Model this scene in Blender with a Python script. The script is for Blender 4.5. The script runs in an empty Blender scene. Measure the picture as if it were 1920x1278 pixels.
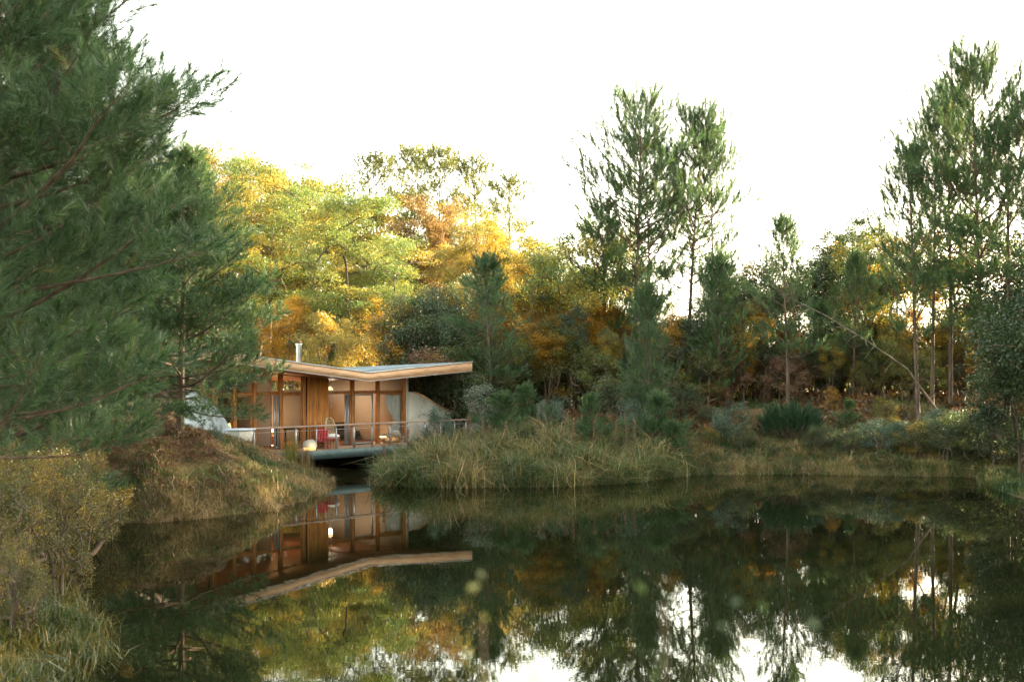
import bpy, bmesh, math
import numpy as np
from math import radians, sin, cos, pi
C = bpy.context.scene
LINK = C.collection

# ------------------------------------------------------------------ camera
F = 2133.33            # focal length in pixels of the 1920 px wide photograph
HZ = 702.0             # row of the horizon
CAMZ = 4.0             # eye height above the water
cam = bpy.data.cameras.new('camera'); cam.lens = 40; cam.sensor_width = 36
cam.shift_y = (HZ - 639.0) / 1920.0
cam.clip_start = 0.1; cam.clip_end = 6000
cam.dof.use_dof = True; cam.dof.focus_distance = 50; cam.dof.aperture_fstop = 2.2
co = bpy.data.objects.new('camera', cam); LINK.objects.link(co)
co.location = (0, 0, CAMZ); co.rotation_euler = (pi/2, 0, 0)
C.camera = co

# ------------------------------------------------------------------ light
SUN_AZ, SUN_EL = radians(54), radians(10.5)
w = bpy.data.worlds.new("World"); C.world = w; w.use_nodes = True
nt = w.node_tree; nt.nodes.clear()
sky = nt.nodes.new('ShaderNodeTexSky'); sky.sky_type = 'NISHITA'; sky.sun_disc = False
sky.sun_elevation = SUN_EL; sky.sun_rotation = SUN_AZ
sky.air_density = 1.0; sky.dust_density = 2.5; sky.ozone_density = 1.0
bg = nt.nodes.new('ShaderNodeBackground'); bg.inputs[1].default_value = 0.15
wo = nt.nodes.new('ShaderNodeOutputWorld')
hs = nt.nodes.new('ShaderNodeHueSaturation'); hs.inputs['Saturation'].default_value = .4
wm = nt.nodes.new('ShaderNodeMix'); wm.data_type = 'RGBA'; wm.blend_type = 'MULTIPLY'; wm.inputs[0].default_value = 1; wm.inputs[7].default_value = (1.0, .94, .79, 1)   # added warm tint on the sky, so the ambient light is less blue
nt.links.new(sky.outputs[0], hs.inputs['Color']); nt.links.new(hs.outputs[0], wm.inputs[6]); nt.links.new(wm.outputs[2], bg.inputs[0]); nt.links.new(bg.outputs[0], wo.inputs[0])
sl = bpy.data.lights.new('sun', 'SUN'); sl.energy = 4.0; sl.angle = radians(0.6); sl.color = (1.0, 0.75, 0.47)
so = bpy.data.objects.new('sun', sl); LINK.objects.link(so)
so.rotation_euler = (pi/2 - SUN_EL, 0, pi - SUN_AZ)   # lamp shines along its -Z
so.location = (60, 60, 40)
C.view_settings.view_transform = 'Standard'; C.view_settings.look = 'None'
C.view_settings.gamma = 1; C.view_settings.exposure = 3.5
C.cycles.max_bounces = 8; C.cycles.diffuse_bounces = 3; C.cycles.glossy_bounces = 4
C.cycles.transparent_max_bounces = 12; C.cycles.transmission_bounces = 4
C.cycles.sample_clamp_indirect = .4; C.cycles.sample_clamp_direct = 3; C.cycles.caustics_reflective = False; C.cycles.caustics_refractive = False
C.cycles.use_denoising = True; C.cycles.denoiser = 'OPENIMAGEDENOISE'; C.cycles.denoising_prefilter = 'ACCURATE'; C.cycles.denoising_input_passes = 'RGB_ALBEDO_NORMAL'; C.cycles.use_adaptive_sampling = True; C.cycles.adaptive_threshold = 0.01

# ------------------------------------------------------------------ basics
def at(px, d):                       # plan x of a photo column at distance d
    return (px - 960.0) * d / F
def hz(py, d):                       # height of a photo row at distance d
    return CAMZ + (HZ - py) * d / F

def tag(o, label=None, cat=None, group=None, kind=None):
    if label: o['label'] = label
    if cat: o['category'] = cat
    if group: o['group'] = group
    if kind: o['kind'] = kind
    return o
def empty(name, loc=(0, 0, 0), rz=0, label=None, cat=None, group=None):
    o = bpy.data.objects.new(name, None); LINK.objects.link(o)
    o.location = loc; o.rotation_euler = (0, 0, rz); o.empty_display_size = 0.2
    return tag(o, label, cat, group)
def link(name, me, parent=None):
    o = bpy.data.objects.new(name, me); LINK.objects.link(o); o.parent = parent
    return o

def npmesh(name, V, faces, mat, tint=None, smooth=False):
    """V (n,3); faces: list of integer arrays (m,k) with k = 3 or 4; tint: one float per face"""
    faces = [np.asarray(f, dtype=np.int32) for f in faces if len(f)]
    me = bpy.data.meshes.new(name)
    me.vertices.add(len(V)); me.vertices.foreach_set('co', np.asarray(V, dtype=np.float32).ravel())
    nl = sum(f.size for f in faces); nf = sum(len(f) for f in faces)
    me.loops.add(nl); me.polygons.add(nf)
    me.loops.foreach_set('vertex_index', np.concatenate([f.ravel() for f in faces]))
    tot = np.concatenate([np.full(len(f), f.shape[1], dtype=np.int32) for f in faces])
    st = np.concatenate([[0], np.cumsum(tot)[:-1]]).astype(np.int32)
    me.polygons.foreach_set('loop_start', st)
    if smooth: me.polygons.foreach_set('use_smooth', np.ones(nf, dtype=bool))
    if tint is not None:
        a = me.attributes.new('tint', 'FLOAT', 'FACE'); a.data.foreach_set('value', np.asarray(tint, dtype=np.float32))
    me.update(calc_edges=True)
    me.materials.append(mat)
    return me

# ------------------------------------------------------------------ materials
def newmat(name):
    m = bpy.data.materials.new(name); m.use_nodes = True; n = m.node_tree; n.nodes.clear()
    o = n.nodes.new('ShaderNodeOutputMaterial'); return m, n, o
def ramp(n, cols, fac):
    r = n.nodes.new('ShaderNodeValToRGB'); e = r.color_ramp.elements
    while len(e) < len(cols): e.new(0.5)
    for i, c in enumerate(cols):
        p, c = c if isinstance(c[1], (tuple, list)) else (i / (len(cols) - 1), c)
        e[i].position = p; e[i].color = (*c, 1)
    n.links.new(fac, r.inputs[0]); return r.outputs[0]
def noise(n, scale, detail=4, vec='Object', rough=0.6, stretch=None):
    tc = n.nodes.new('ShaderNodeTexCoord'); nz = n.nodes.new('ShaderNodeTexNoise')
    nz.inputs['Scale'].default_value = scale; nz.inputs['Detail'].default_value = detail; nz.inputs['Roughness'].default_value = rough
    if stretch:
        mp = n.nodes.new('ShaderNodeMapping'); mp.inputs['Scale'].default_value = stretch
        n.links.new(tc.outputs[vec], mp.inputs[0]); n.links.new(mp.outputs[0], nz.inputs['Vector'])
    else: n.links.new(tc.outputs[vec], nz.inputs['Vector'])
    return nz.outputs['Fac']
def leafmat(name, cols, trans=0.35, tboost=1.6, gloss=0.06):
    m, n, o = newmat(name)
    at_ = n.nodes.new('ShaderNodeAttribute'); at_.attribute_name = 'tint'
    col = ramp(n, cols, at_.outputs['Fac'])
    h0 = n.nodes.new('ShaderNodeHueSaturation'); h0.inputs['Saturation'].default_value = 1.15; h0.inputs['Value'].default_value = 1.05; n.links.new(col, h0.inputs['Color']); col = h0.outputs[0]
    d = n.nodes.new('ShaderNodeBsdfDiffuse'); t = n.nodes.new('ShaderNodeBsdfTranslucent'); g = n.nodes.new('ShaderNodeBsdfGlossy')
    g.inputs['Roughness'].default_value = 0.45; g.inputs['Color'].default_value = (0.8, 0.8, 0.8, 1)
    hs = n.nodes.new('ShaderNodeHueSaturation'); hs.inputs['Value'].default_value = tboost; hs.inputs['Hue'].default_value = 0.49
    n.links.new(col, hs.inputs['Color']); n.links.new(col, d.inputs[0]); n.links.new(hs.outputs[0], t.inputs[0])
    mx = n.nodes.new('ShaderNodeMixShader'); mx.inputs[0].default_value = trans
    n.links.new(d.outputs[0], mx.inputs[1]); n.links.new(t.outputs[0], mx.inputs[2])
    m2 = n.nodes.new('ShaderNodeMixShader'); m2.inputs[0].default_value = gloss
    n.links.new(mx.outputs[0], m2.inputs[1]); n.links.new(g.outputs[0], m2.inputs[2]); n.links.new(m2.outputs[0], o.inputs[0])
    return m
def solid(name, cols, scale=3, rough=0.7, metal=0.0, stretch=None, bump=0.0, spec=0.3):
    m, n, o = newmat(name); p = n.nodes.new('ShaderNodeBsdfPrincipled')
    f = noise(n, scale, 5, stretch=stretch); n.links.new(ramp(n, cols, f), p.inputs['Base Color'])
    p.inputs['Roughness'].default_value = rough; p.inputs['Metallic'].default_value = metal
    p.inputs['Specular IOR Level'].default_value = spec
    if bump:
        b = n.nodes.new('ShaderNodeBump'); b.inputs['Strength'].default_value = bump; b.inputs['Distance'].default_value = 0.02
        n.links.new(f, b.inputs['Height']); n.links.new(b.outputs[0], p.inputs['Normal'])
    n.links.new(p.outputs[0], o.inputs[0]); return m
def emit(name, col, s):
    m, n, o = newmat(name); e = n.nodes.new('ShaderNodeEmission'); e.inputs[0].default_value = (*col, 1); e.inputs[1].default_value = s
    n.links.new(e.outputs[0], o.inputs[0]); return m

M = {}
M['bark'] = solid('bark', [(.3, (.045, .032, .024)), (.55, (.12, .085, .06)), (.75, (.21, .15, .105))], 6, .9, stretch=(1, 1, .25), bump=.6)
M['bark_pale'] = solid('bark_pale', [(.3, (.11, .09, .07)), (.6, (.22, .18, .14)), (.8, (.34, .29, .23))], 6, .9, stretch=(1, 1, .25), bump=.5)
M['pine'] = leafmat('pine_needles', [(0, (.022, .05, .022)), (.5, (.05, .095, .036)), (.85, (.085, .135, .048)), (1, (.17, .15, .05))], .34, 1.7)
M['pine_fresh'] = leafmat('pine_needles_fresh', [(0, (.014, .036, .015)), (.5, (.042, .086, .034)), (.9, (.085, .14, .055)), (1, (.19, .15, .06))], .3, 1.6)
M['pine_olive'] = leafmat('pine_needles_olive', [(0, (.05, .07, .02)), (.5, (.11, .13, .04)), (1, (.2, .19, .06))], .3, 1.5)
M['gold'] = leafmat('golden_leaves', [(0, (.09, .11, .035)), (.35, (.17, .17, .05)), (.7, (.27, .22, .06)), (1, (.4, .27, .06))], .42, 1.4)
M['lime'] = leafmat('yellow_green_leaves', [(0, (.06, .11, .035)), (.45, (.12, .165, .05)), (.8, (.21, .21, .06)), (1, (.35, .27, .07))], .42, 1.5)
M['amber'] = leafmat('amber_glow_leaves', [(0, (.12, .09, .02)), (.4, (.25, .15, .02)), (.8, (.38, .2, .02)), (1, (.42, .26, .03))], .45, 1.4)  # leaf colour that also carries the orange glow of the low sun
M['brown'] = leafmat('brown_needles', [(0, (.12, .085, .035)), (.5, (.22, .15, .06)), (1, (.33, .24, .1))], .35, 1.3)
M['oak'] = leafmat('evergreen_leaves', [(0, (.018, .036, .016)), (.5, (.038, .066, .026)), (.9, (.07, .1, .035)), (1, (.13, .13, .04))], .32, 1.4, .06)
M['mixed'] = leafmat('mixed_leaves', [(0, (.035, .06, .018)), (.4, (.08, .1, .025)), (.75, (.17, .15, .03)), (1, (.3, .17, .03))], .42, 1.7)
M['olive'] = leafmat('olive_leaves', [(0, (.03, .045, .014)), (.4, (.065, .075, .02)), (.8, (.13, .11, .028)), (1, (.24, .16, .03))], .3, 1.4)
M['teal'] = leafmat('bluish_leaves', [(0, (.03, .065, .045)), (.5, (.05, .1, .07)), (1, (.1, .15, .1))], .25, 1.3, .06)
M['silver'] = leafmat('silvery_leaves', [(0, (.07, .1, .07)), (.5, (.13, .17, .12)), (1, (.22, .26, .19))], .25, 1.2, .08)
M['broom'] = leafmat('broom_twigs', [(0, (.01, .032, .014)), (.6, (.02, .055, .022)), (1, (.04, .075, .025))], .2, 1.3)
M['grass'] = leafmat('grass_blades', [(0, (.022, .055, .018)), (.5, (.06, .105, .03)), (.8, (.16, .15, .055)), (1, (.38, .31, .15))], .3, 1.3)
M['dry'] = leafmat('dry_grass_blades', [(0, (.1, .08, .035)), (.5, (.2, .15, .07)), (1, (.36, .27, .15))], .3, 1.2)
M['fern'] = leafmat('dead_bracken', [(0, (.045, .028, .012)), (.5, (.11, .056, .022)), (1, (.19, .105, .04))], .3, 1.3)
M['litter'] = leafmat('dead_needles', [(0, (.08, .045, .025)), (.5, (.18, .10, .06)), (1, (.32, .21, .13))], .2, 1.2)

# ------------------------------------------------------------------ terrain
shore = []
for px, py in [(190, 1215), (90, 1100), (110, 1010), (215, 978), (280, 980), (400, 968), (500, 957), (560, 940), (603, 922)]:
    d = CAMZ * F / (py - HZ); shore.append((at(px, d), d))
shore += [(-7.0, 42.5), (-8.8, 45.5), (-10.5, 50), (-8, 52), (-5.8, 49), (-5.1, 45)]
for px, py in [(700, 908), (800, 913), (1000, 912), (1150, 906), (1250, 894), (1300, 889), (1500, 888), (1700, 892), (1850, 894)]:
    d = CAMZ * F / (py - HZ); shore.append((at(px, d), d))
shore += [(17.3, 42), (16.6, 38), (16.3, 34), (17, 25), (14, 12), (9, 5), (3, 4.2), (-3, 5), (-5.6, 9), (-5.9, 14)]
SH = np.array(shore)
def sdist(x, y):
    x = np.asarray(x, float); y = np.asarray(y, float)
    P = np.stack([x.ravel(), y.ravel()], 1); A = SH; B = np.roll(SH, -1, 0)
    best = np.full(len(P), 1e9); inside = np.zeros(len(P), bool)
    for a, b in zip(A, B):
        ab = b - a; t = np.clip(((P - a) @ ab) / (ab @ ab), 0, 1)
        best = np.minimum(best, np.hypot(*(P - a - t[:, None] * ab).T))
        c = (a[1] > P[:, 1]) != (b[1] > P[:, 1])
        with np.errstate(divide='ignore', invalid='ignore'):
            xi = (b[0] - a[0]) * (P[:, 1] - a[1]) / (b[1] - a[1]) + a[0]
        inside ^= c & (P[:, 0] < xi)
    return np.where(inside, -best, best).reshape(x.shape)
CP = np.array([(-9.9, 34.5, 2.7), (-14, 34, 2.5), (-11, 40, 1.9), (-8.5, 38.5, 1.3), (-9, 47, .35), (-10, 53, .5), (-1, 52, 1.5), (2, 46, 2.0), (-3, 45, 1.3), (0, 61, 2.2), (-14, 62, 2.2), (8, 50, 2.5),
               (10, 57, 2.7), (16, 56, 2.8), (23, 52, 2.9), (0, 110, 3), (-40, 60, 3), (50, 60, 3), (30, 30, 2.6), (-9, 18, 1.1), (-13, 26, 1.7), (0, -2, 2.3), (-8, 7, 1.5), (60, 120, 3), (-20, 45, 2.4), (15, 75, 2.9)])
def wob(x, y):
    return (.10*np.sin(x*1.3+1.1)*np.cos(y*1.1) + .06*np.sin(x*2.9+y*2.3) + .035*np.sin(x*6.1-y*4.7+2) + .02*np.sin(x*11+y*9.3))
def hgt(x, y):
    x = np.asarray(x, float); y = np.asarray(y, float); sd = sdist(x, y)
    num = np.zeros(x.shape); den = np.zeros(x.shape)
    for a, b, h in CP:
        q = 1 / (((x-a)**2 + (y-b)**2)**1.5 + 2.0); num += q*h; den += q
    P = num / den; rt = np.clip((x + 6)/4, 0, 1); t = np.clip(sd / (5.0 + 6.5*rt), 0, 1); s = t*(2 - t)*(1-rt) + t*(1.5-.5*t)*rt
    land = np.maximum(.02, P*s + wob(x, y)*np.clip(sd/1.5, 0, 1)) + .03
    return np.where(sd > 0, land*np.clip(sd/.25, 0, 1)**.5, -np.clip(-sd*.5, 0, 1.2))
def hgt1(x, y): return float(hgt(np.array([x]), np.array([y]))[0])
def axis(lo, hi, step, far):
    a = list(np.arange(lo, hi + 1e-6, step)); g = step; v = lo
    left = []
    while v > -far: g *= 1.25; v -= g; left.append(v)
    g = step; v = a[-1]; right = []
    while v < far: g *= 1.25; v += g; right.append(v)
    return np.array(left[::-1] + a + right)
gx = axis(-26, 32, .33, 2500); gy = axis(-4, 80, .33, 2500)
X, Y = np.meshgrid(gx, gy); Z = hgt(X, Y)
nx, ny = len(gx), len(gy); idx = np.arange(nx*ny).reshape(ny, nx)
Q = np.stack([idx[:-1, :-1], idx[:-1, 1:], idx[1:, 1:], idx[1:, :-1]], -1).reshape(-1, 4)
m, n, o = newmat('ground_soil'); p = n.nodes.new('ShaderNodeBsdfPrincipled')
f1 = noise(n, 1.3, 8); f2 = noise(n, .35, 4)
c1 = ramp(n, [(.3, (.05, .035, .02)), (.5, (.12, .075, .04)), (.7, (.19, .13, .07))], f1)
c2 = ramp(n, [(.3, (.03, .035, .012)), (.7, (.09, .095, .035))], f1)
mx = n.nodes.new('ShaderNodeMix'); mx.data_type = 'RGBA'
n.links.new(ramp(n, [(.45, (0, 0, 0)), (.6, (1, 1, 1))], f2), mx.inputs[0]); n.links.new(c1, mx.inputs[6]); n.links.new(c2, mx.inputs[7])
n.links.new(mx.outputs[2], p.inputs['Base Color']); p.inputs['Roughness'].default_value = .95; p.inputs['Specular IOR Level'].default_value = .1
b = n.nodes.new('ShaderNodeBump'); b.inputs['Strength'].default_value = .8; b.inputs['Distance'].default_value = .08
n.links.new(noise(n, 9, 8), b.inputs['Height']); n.links.new(b.outputs[0], p.inputs['Normal']); n.links.new(p.outputs[0], o.inputs[0])
tag(link('ground', npmesh('ground', np.stack([X, Y, Z], -1).reshape(-1, 3), [Q], m, smooth=True)), 'grassy bank of brown earth and grass around the pond', 'ground', kind='structure')

# ------------------------------------------------------------------ water
m, n, o = newmat('pond_water')
fr = n.nodes.new('ShaderNodeFresnel'); fr.inputs[0].default_value = 1.42
gl = n.nodes.new('ShaderNodeBsdfGlossy'); gl.inputs['Roughness'].default_value = .012; gl.inputs[0].default_value = (.92, .93, .9, 1)
df = n.nodes.new('ShaderNodeBsdfDiffuse'); df.inputs[0].default_value = (.006, .008, .003, 1)
mxs = n.nodes.new('ShaderNodeMixShader'); n.links.new(fr.outputs[0], mxs.inputs[0]); n.links.new(df.outputs[0], mxs.inputs[1]); n.links.new(gl.outputs[0], mxs.inputs[2])
b = n.nodes.new('ShaderNodeBump'); b.inputs['Strength'].default_value = .12; b.inputs['Distance'].default_value = .006
n.links.new(noise(n, 1.1, 3, stretch=(1, 1.6, 1)), b.inputs['Height']); n.links.new(b.outputs[0], gl.inputs['Normal']); n.links.new(b.outputs[0], fr.inputs['Normal'])
n.links.new(mxs.outputs[0], o.inputs[0])
M['water'] = m
wx = np.array([-16, 28.]); wy = np.array([0, 58.])
WV = np.array([(-16, 2, 0), (26, 2, 0), (26, 56, 0), (-16, 56, 0)], float)
tag(link('water', npmesh('water', WV, [np.array([[0, 1, 2, 3]])], m)), 'still dark pond mirroring the trees and the cabin', 'pond', kind='structure')

# ------------------------------------------------------------------ vegetation tools
def basis(D, rng, up=None):
    """rotation matrices (M,3,3) whose third column is D, with a random roll"""
    D = D / np.linalg.norm(D, axis=1)[:, None]
    r = rng.normal(size=D.shape); a = np.cross(D, r); a /= np.linalg.norm(a, axis=1)[:, None] + 1e-9
    return np.stack([a, np.cross(D, a), D], -1)
def scatter(tmpls, P, R, S, rng, tint_bias=None):
    """instances templates (V, F, T) at points P with rotations R and scale S into one vertex/face list"""
    VV, FF, TT, off = [], {}, {}, 0
    pick = rng.integers(0, len(tmpls), len(P))
    tb = tint_bias if tint_bias is not None else rng.normal(0, .16, len(P))
    for k, (V, Fc, T) in enumerate(tmpls):
        s = np.where(pick == k)[0]
        if not len(s): continue
        W = np.einsum('mij,vj->mvi', R[s], V) * S[s][:, None, None] + P[s][:, None, :]
        nv = len(V); VV.append(W.reshape(-1, 3))
        fa = (Fc[None] + (np.arange(len(s)) * nv)[:, None, None] + off).reshape(-1, Fc.shape[1])
        FF.setdefault(Fc.shape[1], []).append(fa)
        TT.setdefault(Fc.shape[1], []).append(np.clip(T[None] + tb[s][:, None], 0, 1).ravel()); off += nv*len(s)
    ks = sorted(FF)
    return np.concatenate(VV), [np.concatenate(FF[k]) for k in ks], np.concatenate([np.concatenate(TT[k]) for k in ks])
def t_tuft(seed, n=26, L=.17, shoot=.28, wd=.012, open_=(22, 68)):
    """a shoot clad in needles, along +Z"""
    r = np.random.default_rng(seed); V = []; Fc = []; T = []
    for i in range(n):
        t = r.uniform(0, 1)**.8; z = t*shoot; az = r.uniform(0, 2*pi)
        a = radians(open_[1] + (open_[0]-open_[1])*t + r.normal(0, 8)); l = L*r.uniform(.75, 1.15)
        d = np.array([sin(a)*cos(az), sin(a)*sin(az), cos(a)]); s = np.cross(d, r.normal(size=3)); s /= np.linalg.norm(s); s *= wd/2
        b0 = np.array([0, 0, z]); k = len(V); V += [b0-s, b0+s, b0+d*l]; Fc.append((k, k+1, k+2)); T.append(r.uniform(.3, .7))
    return np.array(V), np.array(Fc), np.array(T)
def t_leaves(seed, n=40, rad=.35, flat=.5, size=.08, asp=.55, droop=0.5):
    r = np.random.default_rng(seed); V = []; Fc = []; T = []
    for i in range(n):
        c = r.normal(size=3); c /= np.linalg.norm(c); c *= rad*r.uniform(.2, 1)**.6; c[2] *= flat
        nrm = r.normal(size=3)*droop + np.array([0, 0, 1]); nrm /= np.linalg.norm(nrm)
        a = np.cross(nrm, r.normal(size=3)); a /= np.linalg.norm(a); b = np.cross(nrm, a); s = size*r.uniform(.6, 1.2)
        k = len(V); V += [c - a*s/2, c - b*s*asp/2, c + a*s/2, c + b*s*asp/2]; Fc.append((k, k+1, k+2, k+3)); T.append(r.uniform(.2, .8))
    return np.array(V), np.array(Fc), np.array(T)
def t_blades(seed, n=14, h=.5, spread=.12, wd=.012, lean=.5, seg=2):
    r = np.random.default_rng(seed); V = []; Fc = []; T = []
    for i in range(n):
        x, y = r.normal(0, spread, 2); az = r.uniform(0, 2*pi); l = h*r.uniform(.5, 1.2); le = abs(r.normal(0, lean)); az2 = az + pi/2 + r.normal(0, .3)
        s = np.array([cos(az2), sin(az2), 0])*wd/2; b0 = np.array([x, y, -.03])
        mid = b0 + np.array([cos(az)*le*l*.3, sin(az)*le*l*.3, l*.6]); tip = b0 + np.array([cos(az)*le*l, sin(az)*le*l, l*(1 - .35*le)])
        k = len(V); V += [b0-s, b0+s, mid+s*.8, mid-s*.8, tip]; Fc += [(k, k+1, k+2), (k, k+2, k+3), (k+3, k+2, k+4)]; t = r.uniform(.1, .9); T += [t]*3
    return np.array(V), np.array(Fc), np.array(T)
def tubes(segs, k=5):
    """segs: list of (points (n,3), radii (n)) -> V, quads"""
    V = []; Fq = []; off = 0; ang = np.arange(k)*2*pi/k
    for P, Rr in segs:
        P = np.asarray(P, float); n_ = len(P)
        T = np.gradient(P, axis=0); T /= np.linalg.norm(T, axis=1)[:, None] + 1e-9
        ref = np.where(np.abs(T[:, 2:3]) > .9, np.array([[1., 0, 0]]), np.array([[0, 0, 1.]]))
        if np.abs(T[0, 2]) > .8: ref = np.tile(np.array([[1., 0, 0]]), (n_, 1))
        a = np.cross(T, ref); a /= np.linalg.norm(a, axis=1)[:, None] + 1e-9; b_ = np.cross(T, a)
        ring = P[:, None] + np.asarray(Rr)[:, None, None]*(np.cos(ang)[None, :, None]*a[:, None] + np.sin(ang)[None, :, None]*b_[:, None])
        V.append(ring.reshape(-1, 3)); i = np.arange(n_-1)[:, None]*k + np.arange(k)[None]; j = np.arange(n_-1)[:, None]*k + (np.arange(k)[None]+1) % k
        Fq.append(np.stack([i, j, j+k, i+k], -1).reshape(-1, 4) + off); off += n_*k
    return np.concatenate(V), [np.concatenate(Fq)]

TUFT = [t_tuft(s, 84, .17, .40, .0125, (16, 72)) for s in range(6)]                                   # tall pines ~55 m away
TUFT_S = [t_tuft(10+s, 24, .14, .24, .022) for s in range(4)]          # far pines
TUFT_N = [t_tuft(20+s, 70, .23, .42, .0085, (14, 62)) for s in range(6)]     # near pine, fine needles
TUFT_M = [t_tuft(30+s, 44, .18, .34, .014, (16, 62)) for s in range(5)]
LEAF = [t_leaves(40+s, 60, .46, .5, .115) for s in range(5)]
LEAF_D = [t_leaves(50+s, 60, .36, .8, .09, .55, 1.2) for s in range(5)]
LEAF_P = [t_leaves(60+s, 90, .68, .26, .105, .45, .6) for s in range(5)]     # flat pads
LEAF_S = [t_leaves(70+s, 34, .17, .9, .042, .6, 1.4) for s in range(5)]      # small leaved shrubs
BROOM = [t_tuft(80+s, 34, .3, .3, .012, (4, 30)) for s in range(4)]

def pine_parts(seed, H, hb, R, whorl=.42, tmpl=None, ts=1.0, bend=(0, 0), r0=None, prof=None, per=(3, 5), e_lo=8, e_hi=58, sparse=0.0, sub=.3, k=6, twigs=True, azf=None, stubs=0, extra=1, upb=.5):
    g = np.random.default_rng(seed); r0 = r0 or H*.009 + .02
    nT = 16; t = np.linspace(0, 1, nT)
    ph = g.uniform(0, 6, 2)
    TX = bend[0]*t**1.3 + .06*np.sin(t*7+ph[0])*H*.03; TY = bend[1]*t**1.3 + .06*np.sin(t*6+ph[1])*H*.03
    TP = np.stack([TX - TX[0], TY - TY[0], t*H - .15], 1); TR = r0*(1-t)**.85 + .012
    segs = [(TP, TR)]; pos = []; dirs = []; sc = []
    prof = prof or (lambda u: (1-u)**.75*min(1, .45 + u*2.2))
    h = hb
    def tp(hh):
        return np.array([np.interp(hh/H, t, TP[:, 0]), np.interp(hh/H, t, TP[:, 1]), hh - .15])
    while h < H*.975:
        u = (h-hb)/(H-hb); nb = g.integers(per[0], per[1]+1); a0 = g.uniform(0, 2*pi)
        for b_ in range(nb):
            az = a0 + b_*2*pi/nb + g.normal(0, .25)
            L = R*prof(u)*g.uniform(.6, 1.15)
            if azf: L *= azf(az, u)
            if L < .15: L = .15
            el = radians(e_lo + (e_hi-e_lo)*u + g.normal(0, 9)); rise = g.uniform(0, 30); n_ = 6; pts = [tp(h + g.normal(0, .06))]; e = el
            for i in range(n_):
                e += radians(rise/n_ + g.normal(0, 3)); az_ = az + g.normal(0, .09)
                pts.append(pts[-1] + (L/n_)*np.array([cos(e)*cos(az_), cos(e)*sin(az_), sin(e)]))
            pts = np.array(pts); rb = min(.6*np.interp(h/H, t, TR), .006 + .011*L)
            segs.append((pts, np.linspace(rb, .006, n_+1)))
            if g.uniform() < sparse*(1-u)**1.2: 
                if g.uniform() < .6: continue
            ns = max(3, int(L*.72/sub))
            for q in range(ns+1):
                f = 1 if q == ns else .25 + .74*(q/ns)**.8 + g.normal(0, .02); f = min(1, max(.1, f)); x = f*n_; i = min(int(x), n_-1)
                p0 = pts[i] + (pts[i+1]-pts[i])*(x-i); bd = pts[i+1]-pts[i]; bd = bd/np.linalg.norm(bd)
                if q == ns: sd_, sl_ = bd, .22
                else:
                    side = np.cross(bd, [0, 0, 1.]); side /= np.linalg.norm(side)+1e-9
                    side = side*(1 if q % 2 else -1)*g.uniform(.5, 1.1)
                    sd_ = bd*.8 + side + np.array([0, 0, g.uniform(.1, .6)]); sd_ /= np.linalg.norm(sd_); sl_ = max(.2, L*(1.05-f)*.5*g.uniform(.6, 1.1) + .22)
                nn = max(1, int(sl_/.2)); end = p0 + sd_*sl_ + np.array([0, 0, .12*sl_])
                if twigs: segs.append((np.array([p0, (p0+end)/2 - np.array([0, 0, .03*sl_]), end]), np.array([.007, .005, .003])))
                for z in range(nn+1):
                    fz = (z + .5*g.uniform())/(nn+.5)
                    if fz < .25 and nn > 1: continue
                    pos.append(p0 + (end-p0)*min(fz, 1)); dd = sd_ + np.array([0, 0, upb]) + g.normal(0, .22, 3)
                    if z < nn: dd = dd + g.normal(0, .5, 3)
                    dirs.append(dd); sc.append(ts*g.uniform(.75, 1.15)*(1 if z == nn else .85))
                    for _ in range(extra):
                        lat = g.normal(0, 1, 3)*np.array([1, 1, .5]); lat /= np.linalg.norm(lat)
                        pos.append(pos[-1-_] + lat*g.uniform(.08, .22)*ts); dirs.append(sd_*.5 + lat*.8 + np.array([0, 0, .5])); sc.append(ts*g.uniform(.6, 1.0))
        h += whorl*g.uniform(.8, 1.2)*(1.15 - .35*u)
    for i in range(4):
        pos.append(tp(H*(.955+.015*i))); dirs.append(np.array([0, 0, 1.]) + g.normal(0, .12, 3)); sc.append(ts)
    for i in range(stubs):
        hh = g.uniform(.12*H, max(hb, .2*H)); az = g.uniform(0, 2*pi); L = g.uniform(.3, 1.3); a = tp(hh); dv = np.array([cos(az), sin(az), g.uniform(-.15, .3)])
        segs.append((np.array([a, a+dv*L*.5, a+dv*L+np.array([0, 0, g.uniform(-.2, .1)])]), np.array([.018, .012, .005])))
    P = np.array(pos); D = np.array(dirs); S = np.array(sc)
    V, Fc, T = scatter(tmpl or TUFT, P, basis(D, g), S, g)
    tv, tf = tubes(segs, k)
    return (tv, tf), (V, Fc, T), len(P)

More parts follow.
